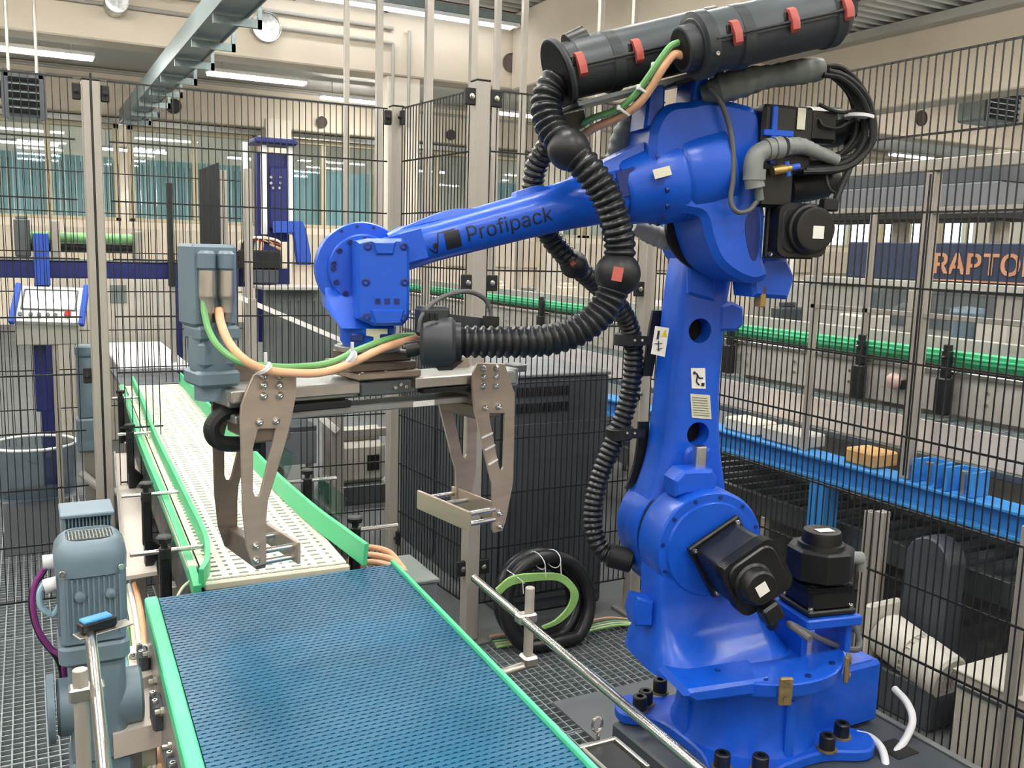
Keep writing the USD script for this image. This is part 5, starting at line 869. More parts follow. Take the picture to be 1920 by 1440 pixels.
# ================================================================ pedestal, plate and dark boxes near the robot
pd = thing("robot_pedestal", "dark grey steel pedestal block carrying the blue robot", "pedestal", (1.76, 1.6, 0)); put(pd, "block", MB().box((1.40, 1.1, 0.0), (2.14, 1.985, 0.2995), 0.006), "cabinet_dark"); put(pd, "slot_cover", MB().box((1.98, 1.50, 0.2996), (2.06, 1.58, 0.3025), 0.001), "belt_under"); put(pd, "edge_angle", MB().box((2.12, 1.1, 0.30), (2.14, 1.985, 0.306), 0.001), "alu"); put(pd, "side_rib", MB().box((1.392, 1.1, 0.12), (1.3995, 1.985, 0.14), 0.001), "cabinet_grey")
put(FLOOR, "floor_plate", MB().box((1.6, 1.4, 0.0012), (2.34, 2.64, 0.008), 0.002), "cabinet_grey")
c = onz(1150, 1420, 0.62); mb_ = thing("motor_terminal", "small black box in a steel frame at the bottom edge beside the blue belt", "box", c-(0, 0, 0.5)); put(mb_, "body", MB().box(c-(0.035, 0.05, 0.09), c+(0.035, 0.05, 0.0), 0.004), "black_plastic"); put(mb_, "frame", MB().box(c+(-0.045, 0.05, -0.08), c+(0.045, 0.06, 0.005), 0.002).box(c+(0.036, -0.06, -0.08), c+(0.045, 0.05, 0.006), 0.002).box(c+(-0.045, -0.06, -0.08), c+(-0.036, 0.05, 0.006), 0.002), "steel"); put(mb_, "stand", MB().box(c+(-0.03, -0.03, -c[2]), c+(0.03, 0.03, -0.09)), "steel"); put(mb_, "eye_bolt", MB().tube([c+np.array([0.01+0.012*math.cos(a), 0.075, 0.03+0.016*math.sin(a)]) for a in np.linspace(0, 2*math.pi, 14)[:-1]], 0.003, 6, True).cyl(c+(0.01, 0.07, -0.02), c+(0.01, 0.07, 0.014), 0.004, 8), "chrome", kind="stuff")
# ================================================================ black hose coil with green cables leaning on the fence
cq = ony(1012, 1120, 3.13); coil = thing("cable_coil", "coil of thick black hose leaning on the fence behind the guard pipe", "cable coil", (cq[0], 3.13, 0.0))
for k, (dy, r0, rr) in enumerate([(0.0, 0.175, 0.027), (-0.055, 0.186, 0.027), (0.03, 0.145, 0.025)]):
    P = [np.array([cq[0]+0.01*k+r0*1.06*math.cos(a), 3.13+dy-0.10*0+0.10*(math.sin(a)+1)*0.5-0.05, max(cq[2]-0.012*k+r0*math.sin(a), 0.03)]) for a in np.linspace(0, 2*math.pi, 49)[:-1]]; put(coil, "hose_turn", MB().tube(P, rr, 14, True), "hose_black")
gc = thing("cable_coil", "loop of thin lime green cables inside the black hose coil", "cable coil", (cq[0], 3.08, 0.0))
for k in range(7):
    o = 0.007*k; P = [ony(930+o*100, 1105+o*250, 3.07), ony(960, 1082+o*320, 3.06), ony(1010, 1076+o*260, 3.06), ony(1055-o*150, 1080+o*200, 3.06), ony(1082-o*260, 1110, 3.05), ony(1075-o*230, 1140-o*60, 3.05), ony(1050-o*180, 1165-o*60, 3.05), ony(1020-o*100, 1178-o*50, 3.05)]; put(gc, "cable", MB().tube(spline(P, 7), 0.0055, 7), "lime_cable")
for k, (a, lb) in enumerate(((1.35, "white cable tie at the top right of the black hose coil"), (2.4, "white cable tie at the upper left of the black hose coil"), (1.75, "white cable tie at the top of the black hose coil"))):
    p = np.array([cq[0]+0.18*math.cos(a), 3.1, cq[2]+0.175*math.sin(a)]); tag(put(None, "cable_tie", MB().tube([p+np.array([0.034*math.cos(t)*math.cos(a), 0.06*math.sin(t)-0.0, 0.034*math.cos(t)*math.sin(a)]) for t in np.linspace(0, 2*math.pi, 18)[:-1]], 0.0025, 6, True).bar(p-(0, 0.06, 0), p+(0.004, -0.062, -0.05), 0.004, 0.003), "white_cable").prim(), lb, "cable tie")
for k in range(5): cable("floor_cable", f"thin {['pale green', 'ivory', 'green', 'grey', 'orange'][k]} cable lying along the grating edge towards the robot, {['first', 'second', 'third', 'fourth', 'fifth'][k]} from the front", [(1.62, 3.12+0.016*k, 0.012+0.005*k), (1.95, 3.10+0.018*k, 0.012), (2.2, 3.06+0.02*k, 0.03), (2.30+0.008*k, 2.9, 0.03), (2.315+0.008*k, 2.5, 0.012), (2.32+0.008*k, 2.0, 0.012)], 0.006, ["lime_cable", "label_ivory", "green_cable", "grey_cable", "orange_cable"][k], 7)
# robot controller cabinet behind the fence
cab = thing("control_cabinet", "dark grey control cabinet with vent slots behind the cable coil fence", "cabinet", (2.05, 4.2, 0)); put(cab, "body", MB().box((1.79, 3.40, 0.0), (2.30, 4.9, 1.06), 0.008), "cabinet_dark"); put(cab, "top_panel", MB().box((1.785, 3.395, 1.0602), (2.305, 4.905, 1.075), 0.004), "cabinet_grey")
for i in range(2):
    k = MB()
    for j in range(12): x = 1.83+j*0.022; k.box((x, 3.392, 0.98-i*0.07), (x+0.012, 3.3995, 1.02-i*0.07))
    put(cab, "vent_slots", k, "belt_under", kind="stuff", smooth=False)
for i in range(2):
    y0 = 3.45+i*0.72; put(cab, "side_door", MB().box((1.782, y0, 0.05), (1.7895, y0+0.68, 1.02), 0.003), "cabinet_dark")
put(cab, "front_door", MB().box((1.81, 3.393, 0.06), (2.28, 3.3995, 0.86), 0.003), "cabinet_dark"); put(cab, "door_lock", MB().cyl((2.24, 3.393, 0.5), (2.24, 3.38, 0.5), 0.012, 12), "steel")
PW = [[onx(1678, 1292, 2.2), onx(1701, 1318, 2.17), onx(1711, 1352, 2.13), onx(1694, 1392, 2.06), onx(1668, 1424, 1.98), onx(1650, 1450, 1.93)], [onx(1606, 1376, 1.95), onx(1632, 1383, 1.97), onx(1652, 1402, 1.96), onx(1660, 1430, 1.94), onx(1656, 1455, 1.92)]]
for P, lb in zip(PW, ("white hose curving up beside the robot connection box", "white hose arching low below the robot connection box")): cable("white_hose", lb, P, 0.0105, "white_cable", 12, "hose")
# ================================================================ conveyors behind the right fence (they run along Y)
rc = thing("side_conveyor", "long grey conveyor with bright green guide behind the right fence", "conveyor", (3.4, 5, 0)); Y0, Y1 = 0.4, 11.0
put(rc, "guide_rail", MB().box((3.285, Y0, 1.20), (3.312, Y1, 1.25), 0.006), "green_guide"); put(rc, "guide_groove", MB().box((3.279, Y0, 1.222), (3.2855, Y1, 1.230), 0.001), "green_strip"); put(rc, "lower_guide", MB().box((3.345, Y0, 1.165), (3.36, Y1, 1.199), 0.003), "green_strip")
put(rc, "chain_belt", MB().box((3.33, Y0, 1.15), (3.62, Y1, 1.164)), "cabinet_grey"); put(rc, "edge_bar", MB().box((3.28, Y0, 1.150), (3.30, Y1, 1.168), 0.003), "chrome"); put(rc, "edge_gap", MB().box((3.29, Y0, 1.1685), (3.32, Y1, 1.184)), "belt_under")
put(rc, "side_plate", MB().box((3.30, Y0, 0.99), (3.318, Y1, 1.1495), 0.002), "grey_panel"); put(rc, "far_guide", MB().box((3.62, Y0, 1.16), (3.65, Y1, 1.27), 0.004), "grey_panel")
for y in np.arange(0.9, 10.5, 0.34): put(rc, "plate_bolt", MB().screw((3.30, y, 1.10), (-1, 0, 0), 0.008, 0.008), "chrome"); put(rc, "plate_bolt", MB().screw((3.30, y, 1.05), (-1, 0, 0), 0.008, 0.008), "chrome")
for y in (1.2, 3.0, 4.8, 6.8, 9.0): put(rc, "leg", MB().box((3.5, y, 0), (3.56, y+0.06, 1.0), 0.004), "post_grey")
tray = thing("cable_tray", "wide light grey cable tray hanging along the side conveyor", "cable tray", (3.2, 4, 0.8)); put(tray, "side_wall", MB().box((3.155, Y0, 0.845), (3.16, Y1, 0.975), 0.001), "tray_grey"); put(tray, "floor", MB().box((3.16, Y0, 0.845), (3.30, Y1, 0.85)), "tray_grey"); k = MB()
for y in np.arange(Y0, Y1, 0.06): k.wire((3.16, y, 0.972), (3.29, y, 0.972), 0.006)
for x in (3.165, 3.2, 3.235, 3.27): k.wire((x, Y0, 0.975), (x, Y1, 0.975), 0.005)
put(tray, "wire_cover", k, "galv", smooth=False, kind="stuff"); put(tray, "bottom_lip", MB().box((3.13, Y0, 0.815), (3.158, Y1, 0.845), 0.003), "alu_dark")
for y in (0.8, 2.35, 4.0, 6.0, 8.0): put(tray, "hanger", MB().box((3.162, y, 0.86), (3.298, y+0.03, 0.985), 0.003), "alu_dark")
def rbracket(px_, py, label):
    q = onx(px_, py, 3.27); t = thing("guide_bracket", label, "bracket", (3.27, q[1], 1.0)); y = q[1]; put(t, "upright", MB().box((3.235, y-0.03, 0.99), (3.278, y+0.03, 1.14), 0.006), "black_plastic"); put(t, "stem", MB().box((3.245, y-0.018, 1.14), (3.275, y+0.018, 1.25), 0.004), "black_plastic"); put(t, "knob", MB().cyl((3.26, y, 1.25), (3.26, y, 1.275), 0.018, 10, ch=0.003), "black_plastic"); put(t, "rod", MB().cyl((3.22, y, 1.225), (3.30, y, 1.225), 0.006, 8), "chrome")
for a in [(1615, 690, "black guide bracket left of the pink float on the side conveyor"), (1773, 735, "black guide bracket right of the gantry post on the side conveyor"), (1372, 640, "black guide bracket just right of the robot lower arm"), (1017, 585, "black guide bracket behind the thick hose on the side conveyor")]: rbracket(*a)
q = onx(1676, 715, 3.26); pbx = thing("float_ball", "pale pink ball hanging on the side conveyor left of the gantry post", "ball", q); put(pbx, "ball", MB().sphere(q, 0.036, 3), "pink_ball"); put(pbx, "clip", MB().box(q+(0.0, -0.045, -0.03), q+(0.03, -0.03, 0.01), 0.003), "black_plastic"); put(pbx, "holder", MB().cyl(q+(0.03, 0, 0), (3.302, q[1], q[2]), 0.008, 8), "steel")
# blue steel beam on posts with U-shaped shoes
bb = thing("steel_beam", "light blue steel I-beam running low behind the right fence", "beam", (3.0, 3, 0)); put(bb, "top_flange", MB().box((2.94, 0.4, 0.755), (3.06, 9.0, 0.767), 0.002), "beam_blue"); put(bb, "web", MB().box((2.992, 0.4, 0.682), (3.008, 9.0, 0.755)), "beam_blue"); put(bb, "bottom_flange", MB().box((2.94, 0.4, 0.668), (3.06, 9.0, 0.682), 0.002), "beam_blue")
q = onx(1545, 920, 3.0)[1]
for y in (q, 6.0, 0.8): put(bb, "post", MB().box((2.955, y-0.045, 0.0), (3.045, y+0.045, 0.667), 0.004), "beam_blue"); put(bb, "post_rib", MB().box((2.945, y-0.006, 0.0), (2.954, y+0.006, 0.667)), "beam_blue")
for x_, y_, lb in ((1752, 850, "blue U-shaped steel shoe on the blue beam beside the gantry post"), (1815, 880, "blue U-shaped steel shoe on the blue beam, farther right")):
    y = onx(x_, y_, 3.0)[1]; t = thing("beam_shoe", lb, "bracket", (3.0, y, 0.768)); put(t, "side", MB().box((2.95, y+0.045, 0.768), (3.05, y+0.055, 0.86), 0.002), "beam_blue"); put(t, "side", MB().box((2.95, y-0.055, 0.768), (3.05, y-0.045, 0.86), 0.002), "beam_blue"); put(t, "back", MB().box((3.04, y-0.045, 0.768), (3.05, y+0.045, 0.86)), "beam_blue"); put(t, "adjusting_screw", MB().cyl((2.975, y-0.005, 0.768), (2.975, y-0.005, 0.845), 0.008, 10).cyl((2.975, y-0.005, 0.845), (2.975, y-0.005, 0.855), 0.016, 6), "steel")
for x_, y_, w, m, lb in ((1400, 765, 0.22, "motor_light", "cream cover under the cable tray just right of the lower arm"), (1480, 790, 0.26, "grey_panel", "light mesh basket under the cable tray"), (1625, 835, 0.16, "wood", "wooden block under the cable tray left of the gantry post")):
    q = onx(x_, y_, 3.02); tag(put(None, "cover_box", MB().box((2.98, q[1]-w/2, 0.7675), (3.12, q[1]+w/2, 0.83), 0.008), m).prim(), lb, "box")
# gantry frame in front of the conveyor
gt = thing("gantry_frame", "grey aluminium gantry frame with one long post ending above the blue beam", "frame", (2.99, 2.36, 0.77)); gy_ = onx(1755, 330, 3.0)[1]
put(gt, "post", MB().box((2.97, gy_-0.022, 0.7675), (3.012, gy_+0.022, 1.93), 0.003), "post_grey"); put(gt, "post_groove", MB().box((2.9685, gy_-0.005, 0.78), (2.9699, gy_+0.003, 1.92)), "wire_black"); put(gt, "top_beam", MB().box((2.965, 0.9, 1.931), (3.017, 2.85, 1.975), 0.003), "post_grey"); put(gt, "cross_bar", MB().box((2.97, 0.9, 1.775), (3.0, gy_-0.023, 1.80), 0.002), "post_grey"); put(gt, "cross_bar", MB().box((2.97, gy_+0.023, 1.785), (3.0, 2.95, 1.805), 0.002), "post_grey")
sy = onx(1640, 460, 3.0)[1]; put(gt, "thin_post", MB().box((2.975, sy-0.014, 1.30), (2.995, sy+0.014, 1.785), 0.002), "post_grey"); put(gt, "foot_bar", MB().box((2.975, 0.9, 1.39), (2.99, 2.9, 1.41), 0.002), "post_grey"); put(gt, "thin_post", MB().box((2.975, 2.87, 0.7675), (3.0, 2.895, 1.93), 0.002), "post_grey")
# machine with the navy sign
sg = thing("packing_machine", "machine with navy name board and copper letters behind the side conveyor", "machine", (4.4, 3.2, 0)); a = onx(1590, 455, 4.2); Zt, Zb = 1.70, 1.50
put(sg, "name_board", MB().box((4.2, 1.4, Zb), (4.3, a[1], Zt), 0.006), "sign_navy"); tm = meshkit.text_mesh("RAPTOR", 0.10, 0.004, bold=True); v = tm.vertices; x0 = onx(1748, 500, 4.2)[1]; W = np.stack([np.full(len(v), 4.199)-v[:, 2], x0-v[:, 0]*1.05, 1.545+v[:, 1]], 1); put(sg, "lettering", MB().add(W, tm.faces), "letter_copper", smooth=False)
put(sg, "letter_line", MB().box((4.195, 1.4, 1.505), (4.2, x0+0.0, 1.513)), "letter_copper"); put(sg, "board_frame", MB().box((4.18, 1.4, Zb-0.04), (4.31, a[1]+0.3, Zb-0.002), 0.004), "grey_panel"); put(sg, "body", MB().box((4.22, 1.4, 0.1), (4.9, 4.6, 1.455), 0.01), "grey_panel"); put(sg, "window_pane", MB().box((4.205, 2.9, 1.25), (4.215, 3.7, 1.44)), "plexi"); put(sg, "drive_box", MB().box((4.1, 2.35, 1.22), (4.219, 2.65, 1.42), 0.008), "sign_navy"); put(sg, "frame_leg", MB().box((4.15, 3.3, 0), (4.21, 3.36, 1.45), 0.004), "post_grey"); put(sg, "frame_leg", MB().box((4.15, 4.5, 0), (4.21, 4.56, 1.45), 0.004), "post_grey")
a = onx(1590, 345, 5.0); b = onx(1870, 395, 5.0); hd = thing("machine_hood", "long grey sheet hood with dark strip above the name board machine", "hood", (5.2, 4.2, 1.9)); put(hd, "panel", MB().box((5.0, b[1], 1.90), (5.5, a[1]+0.4, 2.075), 0.01), "cabinet_grey"); put(hd, "dark_strip", MB().box((5.02, b[1], 2.0755), (5.45, a[1]+0.4, 2.17), 0.004), "cabinet_dark"); put(hd, "bottom_rail", MB().box((4.98, b[1]-0.02, 1.86), (5.5, a[1]+0.5, 1.899), 0.004), "belt_under"); put(hd, "stand", MB().box((5.2, 4.3, 0), (5.28, 4.38, 1.86), 0.004).box((5.2, b[1]+0.1, 0), (5.28, b[1]+0.18, 1.86), 0.004), "post_grey", kind="stuff")
q = onx(1812, 615, 3.9); m2 = thing("gear_motor", "blue grey motor with light gearbox standing on the rear conveyor at the right", "motor", (3.9, q[1], 1.2)); y = q[1]; put(m2, "fan_cover", MB().lathe([(0, 0.075), (0.03, 0.08), (0.05, 0.07), (0.06, 0.0)], (3.9, y, 1.34), (0, 0, 1), 20), "motor_grey"); put(m2, "body", MB().cyl((3.9, y, 1.2), (3.9, y, 1.34), 0.066, 16), "motor_grey"); put(m2, "gearbox", MB().box((3.83, y-0.24, 1.2), (3.97, y-0.085, 1.35), 0.015), "motor_light")
# second conveyor further back
r2 = thing("side_conveyor", "rear grey conveyor with cream edge standing behind the green guide", "conveyor", (4.0, 5, 0)); put(r2, "belt", MB().box((3.72, Y0, 1.17), (4.08, 10, 1.198), 0.003), "cabinet_grey"); put(r2, "side_plate", MB().box((3.70, Y0, 1.02), (3.718, 10, 1.21), 0.002), "dark_steel"); put(r2, "edge_rail", MB().box((3.69, 3.0, 1.215), (3.72, 10, 1.24), 0.003), "alu")
for y in (1.0, 3.2, 5.5, 8.0): put(r2, "leg", MB().box((3.9, y, 0), (3.96, y+0.06, 1.17), 0.004), "post_grey")
rng = random.Random(5)
for k in range(9):
    y = 3.3+k*0.62; h = rng.choice([0.05, 0.08, 0.12]); m = rng.choice(["label_white", "cream_paint", "motor_light", "alu", "cabinet_dark"]); ln = rng.uniform(0.08, 0.24)
    tag(put(None, "machine_part", MB().box((3.80, y, 1.199), (3.98, y+ln, 1.199+h), 0.01).box((3.84, y+0.02, 1.199+h), (3.94, y+ln-0.02, 1.199+h+0.03), 0.006), m).prim(), f"small {'light' if m not in ('cabinet_dark', 'alu') else 'grey'} machine part on the rear conveyor, {['first', 'second', 'third', 'fourth', 'fifth', 'sixth', 'seventh', 'eighth', 'ninth'][k]} from the right", "machine part")
# lower roller conveyor under the beam
lo = thing("roller_conveyor", "dark roller conveyor low under the light blue beam", "conveyor", (3.4, 3, 0)); put(lo, "side_rail", MB().box((3.1, 0.5, 0.36), (3.13, 7.0, 0.46), 0.003), "alu_dark"); put(lo, "side_rail", MB().box((3.75, 0.5, 0.36), (3.78, 7.0, 0.46), 0.003), "alu_dark"); k = 0
for y in np.arange(0.7, 6.8, 0.11): put(lo, "roller", MB().cyl((3.131, y, 0.42), (3.749, y, 0.42), 0.04, 10), "cabinet_dark")
for y in (0.9, 3.2, 5.8):
    for x in (3.1, 3.74): put(lo, "leg", MB().box((x, y, 0), (x+0.04, y+0.04, 0.36), 0.003), "post_grey")
# motor and cabinet low behind the right fence
q = np.array([2.74, 2.06, 0.225]); wm_ = thing("electric_motor", "light grey electric motor with round fan grille low behind the right fence", "motor", q)
a = np.array([2.74, 2.17, 0.245]); e = np.array([2.74, 1.90, 0.185]); d = (e-a)/np.linalg.norm(e-a); put(wm_, "housing", MB().lathe([(-0.02, 0.07), (0.0, 0.084), (0.12, 0.084), (0.121, 0.078), (0.14, 0.078), (0.141, 0.086), (0.26, 0.086), (0.27, 0.078), (0.27, 0.05)], a, d, 28), "motor_light"); put(wm_, "fan_grille", MB().lathe([(0.262, 0.0), (0.262, 0.055), (0.268, 0.055), (0.268, 0.0)][::1], a, d, 20), "sleeve_grey"); k = MB(); x, y_, _ = basis(d)
for i in range(12): an = i*math.pi/6; k.wire(a+d*0.27, a+d*0.27+0.052*(math.cos(an)*x+math.sin(an)*y_), 0.004)
for r in (0.02, 0.035, 0.05): k.tube([a+d*0.27+r*(math.cos(t)*x+math.sin(t)*y_) for t in np.linspace(0, 2*math.pi, 20)[:-1]], 0.002, 5, True)
put(wm_, "grille_bars", k, "post_grey", kind="stuff"); k = MB()
for i in range(20): an = i*0.314; c = a+d*0.131+0.081*(math.cos(an)*x+math.sin(an)*y_); k.cbox(c, (0.006, 0.02, 0.006))
put(wm_, "ribs", k, "motor_light", kind="stuff"); put(wm_, "bearing_plate", MB().box((2.66, 2.19, 0.05), (2.83, 2.22, 0.36), 0.01), "motor_light"); put(wm_, "foot", MB().box((2.67, 1.92, 0.0), (2.81, 2.18, 0.15), 0.006), "cabinet_dark")
lc = thing("floor_cabinet", "grey green sheet cabinet low behind the right fence at the bottom right", "cabinet", (2.75, 1.72, 0)); put(lc, "body", MB().box((2.62, 1.55, 0.0), (2.9, 1.80, 0.29), 0.006), "cabinet_beige"); put(lc, "lid", MB().box((2.61, 1.54, 0.2905), (2.91, 1.81, 0.30), 0.003), "motor_light"); put(lc, "hinge_strip", MB().box((2.612, 1.56, 0.24), (2.619, 1.79, 0.25)), "cabinet_dark")
gd = thing("belt_guard", "dark rounded belt guard behind the right fence near the connection box", "guard", (2.8, 2.35, 0.0)); put(gd, "shell", MB().extr([(2.22, 0.1), (2.22, 0.52)]+[(2.22-0.09+0.09*math.cos(t), 0.52+0.09*math.sin(t)) for t in np.linspace(0.2, math.pi-0.2, 9)]+[(2.04, 0.52), (2.04, 0.1)], (2.86, 0, 0), (0, 1, 0), (0, 0, 1), 0.1, 0.006), "cabinet_dark"); put(gd, "frame", MB().box((2.82, 2.3, 0), (2.86, 2.34, 0.66), 0.003).box((2.9, 2.42, 0), (2.94, 2.46, 0.62), 0.003), "post_grey", kind="stuff")
tag(put(None, "steel_post", MB().box((2.60, 1.59, 0.0), (2.64, 1.63, 0.83), 0.003), "post_grey").prim(), "grey steel post low behind the right fence at the right picture edge", "post")
cable("floor_cable", "cream hose crossing the floor behind the robot connection box", [(2.42, 2.7, 0.03), (2.55, 2.45, 0.12), (2.62, 2.3, 0.13), (2.64, 2.2, 0.06)], 0.014, "label_ivory", 10)
rd = thing("red_cylinder", "red cylinder standing behind the second hose and control cabinet", "cylinder", (2.5, 4.4, 0)); put(rd, "body", MB().cyl((2.55, 4.1, 0.0), (2.55, 4.1, 0.95), 0.1, 20, ch=0.02), "red_paint"); put(rd, "label_band", MB().cyl((2.55, 4.1, 0.6), (2.55, 4.1, 0.7), 0.1015, 20), "label_white")
# ================================================================ machines behind the left fence
hm = thing("operator_panel", "white operator panel with blue side grips on a grey post behind the left fence", "control panel", (0.09, 4.85, 0)); hp = lambda x, y: ony(x, y, 4.80)
P0, P1, P2, P3 = hp(35, 537), hp(163, 541), hp(152, 604), hp(22, 600); dv = np.array([0, 0.10, 0]); nn = np.cross(P1-P0, (P3-dv)-P0); nn /= np.linalg.norm(nn); nn = nn if nn[1] < 0 else -nn
Q0, Q1, Q2, Q3 = P0+dv*0.5, P1+dv*0.5, P2-dv*0.5, P3-dv*0.5; put(hm, "face", MB().hull([p+nn*s for p in (Q0, Q1, Q2, Q3) for s in (-0.03, 0)]), "panel_white")
lq = lambda a, c, o=0.001: Q0*(1-a)*(1-c)+Q1*a*(1-c)+Q2*a*c+Q3*(1-a)*c+nn*o
put(hm, "screen", MB().hull([lq(a, c, o) for a in (0.13, 0.85) for c in (0.13, 0.62) for o in (0.001, 0.004)]), "screen"); put(hm, "screen_frame", MB().bar(lq(0.1, 0.1, .002), lq(0.88, 0.1, .002), 0.006, 0.006).bar(lq(0.1, 0.66, .002), lq(0.88, 0.66, .002), 0.006, 0.006).bar(lq(0.1, 0.1, .002), lq(0.1, 0.66, .002), 0.006, 0.006).bar(lq(0.88, 0.1, .002), lq(0.88, 0.66, .002), 0.006, 0.006), "sleeve_grey", kind="stuff")
for a in (0.1, 0.25, 0.37, 0.49, 0.6): put(hm, "button", MB().cyl(lq(a, 0.82, 0), lq(a, 0.82, 0.012), 0.009, 12), "sleeve_grey")
put(hm, "emergency_stop", MB().cyl(lq(0.78, 0.8, 0), lq(0.78, 0.8, 0.022), 0.015, 14), "ink_red")
for a, b in ((Q0, Q3), (Q1, Q2)): put(hm, "grip", MB().bar(a+(b-a)*-0.05+nn*0.004, b+(b-a)*0.08+nn*0.004, 0.022, 0.03, 0.004), "panel_blue")
a, b = hp(28, 612), hp(150, 645); put(hm, "housing", MB().box((a[0], 4.78, b[2]), (b[0], 4.9, a[2]+0.02), 0.005), "grey_panel"); a, b = hp(62, 640), hp(96, 775); put(hm, "blue_column", MB().box((a[0], 4.86, b[2]), (b[0]-0.01, 4.94, a[2]+0.02), 0.004), "navy"); a, b = hp(97, 640), hp(118, 850); put(hm, "post", MB().box((a[0], 4.8, 0.0), (b[0], 4.85, a[2]+0.02), 0.003), "post_grey")
nv = thing("navy_gantry", "navy blue gantry beam on legs crossing behind the left fence", "gantry", (0.7, 6.5, 0)); put(nv, "beam", MB().box((-1.5, 6.45, 1.345), (1.15, 6.55, 1.452), 0.006), "navy"); put(nv, "end_plate", MB().box((1.28, 6.42, 1.30), (1.43, 6.52, 1.46), 0.004), "navy"); put(nv, "top_rail", MB().box((-1.5, 6.44, 1.4525), (1.6, 6.5, 1.47), 0.003), "alu")
for x in (-1.2, 0.05, 1.05): put(nv, "leg", MB().box((x, 6.46, 0.0), (x+0.08, 6.54, 1.345), 0.004), "navy")
put(nv, "upper_post", MB().box((0.05, 6.40, 1.30), (0.135, 6.449, 1.62), 0.004), "panel_blue")
bc = thing("machine_cabinet", "beige ribbed machine cabinet behind the left fence post", "cabinet", (0.65, 8.0, 0)); a, b = ony(200, 525, 7.85), ony(322, 622, 7.85); put(bc, "body", MB().box((a[0]-0.35, 7.85, 0), (b[0], 8.3, 1.30), 0.006), "cabinet_beige"); put(bc, "vent", MB().box((a[0]+0.02, 7.844, 1.1), (a[0]+0.14, 7.8495, 1.24)), "sleeve_grey"); put(bc, "side_post", MB().box((b[0]+0.003, 7.85, 0), (b[0]+0.08, 7.95, 1.30), 0.003), "navy")
for k in range(6): x = a[0]-0.3+k*0.12; put(bc, "rib", MB().box((x, 7.838, 0.1), (x+0.05, 7.8495, 1.05), 0.002), "cabinet_beige")
wt = thing("transfer_table", "shiny white transfer table with dark end plate beyond the white belt", "table", (0.68, 6.5, 0)); put(wt, "top", MB().box((0.50, 6.15, 0.775), (0.93, 7.75, 0.80), 0.004), "panel_white"); put(wt, "dark_plate", MB().box((0.44, 5.44, 0.775), (0.80, 6.14, 0.799), 0.003), "cabinet_dark"); put(wt, "legs", MB().box((0.5, 6.2, 0), (0.54, 6.24, 0.775)).box((0.88, 6.2, 0), (0.92, 6.24, 0.775)).box((0.5, 7.6, 0), (0.54, 7.64, 0.775)).box((0.5, 5.5, 0), (0.54, 5.54, 0.775)).box((0.74, 5.5, 0), (0.78, 5.54, 0.775)), "steel", kind="stuff")
a, b = ony(373, 318, 6.4), ony(413, 462, 6.4); z0 = ony(412, 304, 6.4)[2]; bd2 = thing("black_screen_board", "tall black board with slanted top behind the left fence", "board", ((a[0]+b[0])/2, 6.4, 0)); put(bd2, "board", MB().extr([(a[0], 1.47), (b[0], 1.47), (b[0], z0), (a[0], a[2])], (0, 6.42, 0), (1, 0, 0), (0, 0, 1), 0.03, 0.003), "board_black"); put(bd2, "post", MB().box((b[0]+0.004, 6.39, 0), (b[0]+0.05, 6.43, z0-0.05), 0.003), "post_grey")
a, b = ony(311, 342, 6.4), ony(325, 465, 6.4); sb = thing("black_screen_board", "slim black upright board left of the tall black board", "board", (a[0], 6.4, 0)); put(sb, "board", MB().box((a[0], 6.38, 1.3), (b[0], 6.42, a[2]), 0.004), "board_black"); put(sb, "post", MB().box((a[0]+0.01, 6.39, 0), (a[0]+0.04, 6.42, 1.3)), "post_grey")
lf = thing("lift_column", "navy lifting column with white guide strips behind the robot wrist", "machine", (1.55, 6.6, 0)); f6 = lambda x, y: ony(x, y, 6.6); a, b = f6(472, 258), f6(552, 276); put(lf, "head_bar", MB().box((a[0], 6.5, b[2]), (b[0], 6.75, a[2]), 0.02), "navy"); a, b = f6(478, 276), f6(548, 440); put(lf, "column", MB().box((a[0]+0.01, 6.6, 0.9), (b[0]-0.02, 6.7, a[2]-0.03), 0.004), "navy"); a0, b0 = f6(502, 312), f6(538, 430); put(lf, "carriage", MB().box((a0[0]-0.0, 6.56, b0[2]), (b0[0], 6.599, a0[2]), 0.01), "navy")
for x0, x1 in ((487, 498), (537, 548)): a, b = f6(x0, 272), f6(x1, 440); put(lf, "guide_strip", MB().box((a[0], 6.54, b[2]), (b[0], 6.59, a[2]), 0.003), "panel_white")
for x, y in ((505, 333), (523, 333), (505, 344), (523, 344), (509, 353), (521, 353)): q = f6(x, y); put(lf, "bolt", MB().cyl((q[0], 6.558, q[2]), (q[0], 6.548, q[2]), 0.010, 8), "chrome")
P = [f6(x, y) for x, y in ((505, 415), (556, 415), (563, 430), (572, 478), (572, 495), (548, 495), (541, 437), (505, 437))]; put(lf, "arm", MB().extr([(p[0], p[2]) for p in P], (0, 6.5, 0), (1, 0, 0), (0, 0, 1), 0.06, 0.004), "panel_blue"); a, b = f6(456, 265), f6(469, 470); put(lf, "white_post", MB().box((a[0], 6.62, 0), (b[0], 6.67, a[2]), 0.003), "panel_white")
th = thing("pick_head", "dark machine head with hoses and plates below the lifting column", "machine", (1.42, 6.3, 1.45)); f = lambda x, y: ony(x, y, 6.3); a, b = f(440, 468), f(520, 505); put(th, "block", MB().box((a[0], 6.2, b[2]), (b[0], 6.35, a[2]), 0.01), "black_metal"); put(th, "lower_plate", MB().box((a[0]+0.06, 6.18, b[2]-0.09), (b[0]-0.02, 6.3, b[2]-0.001), 0.006), "cabinet_dark")
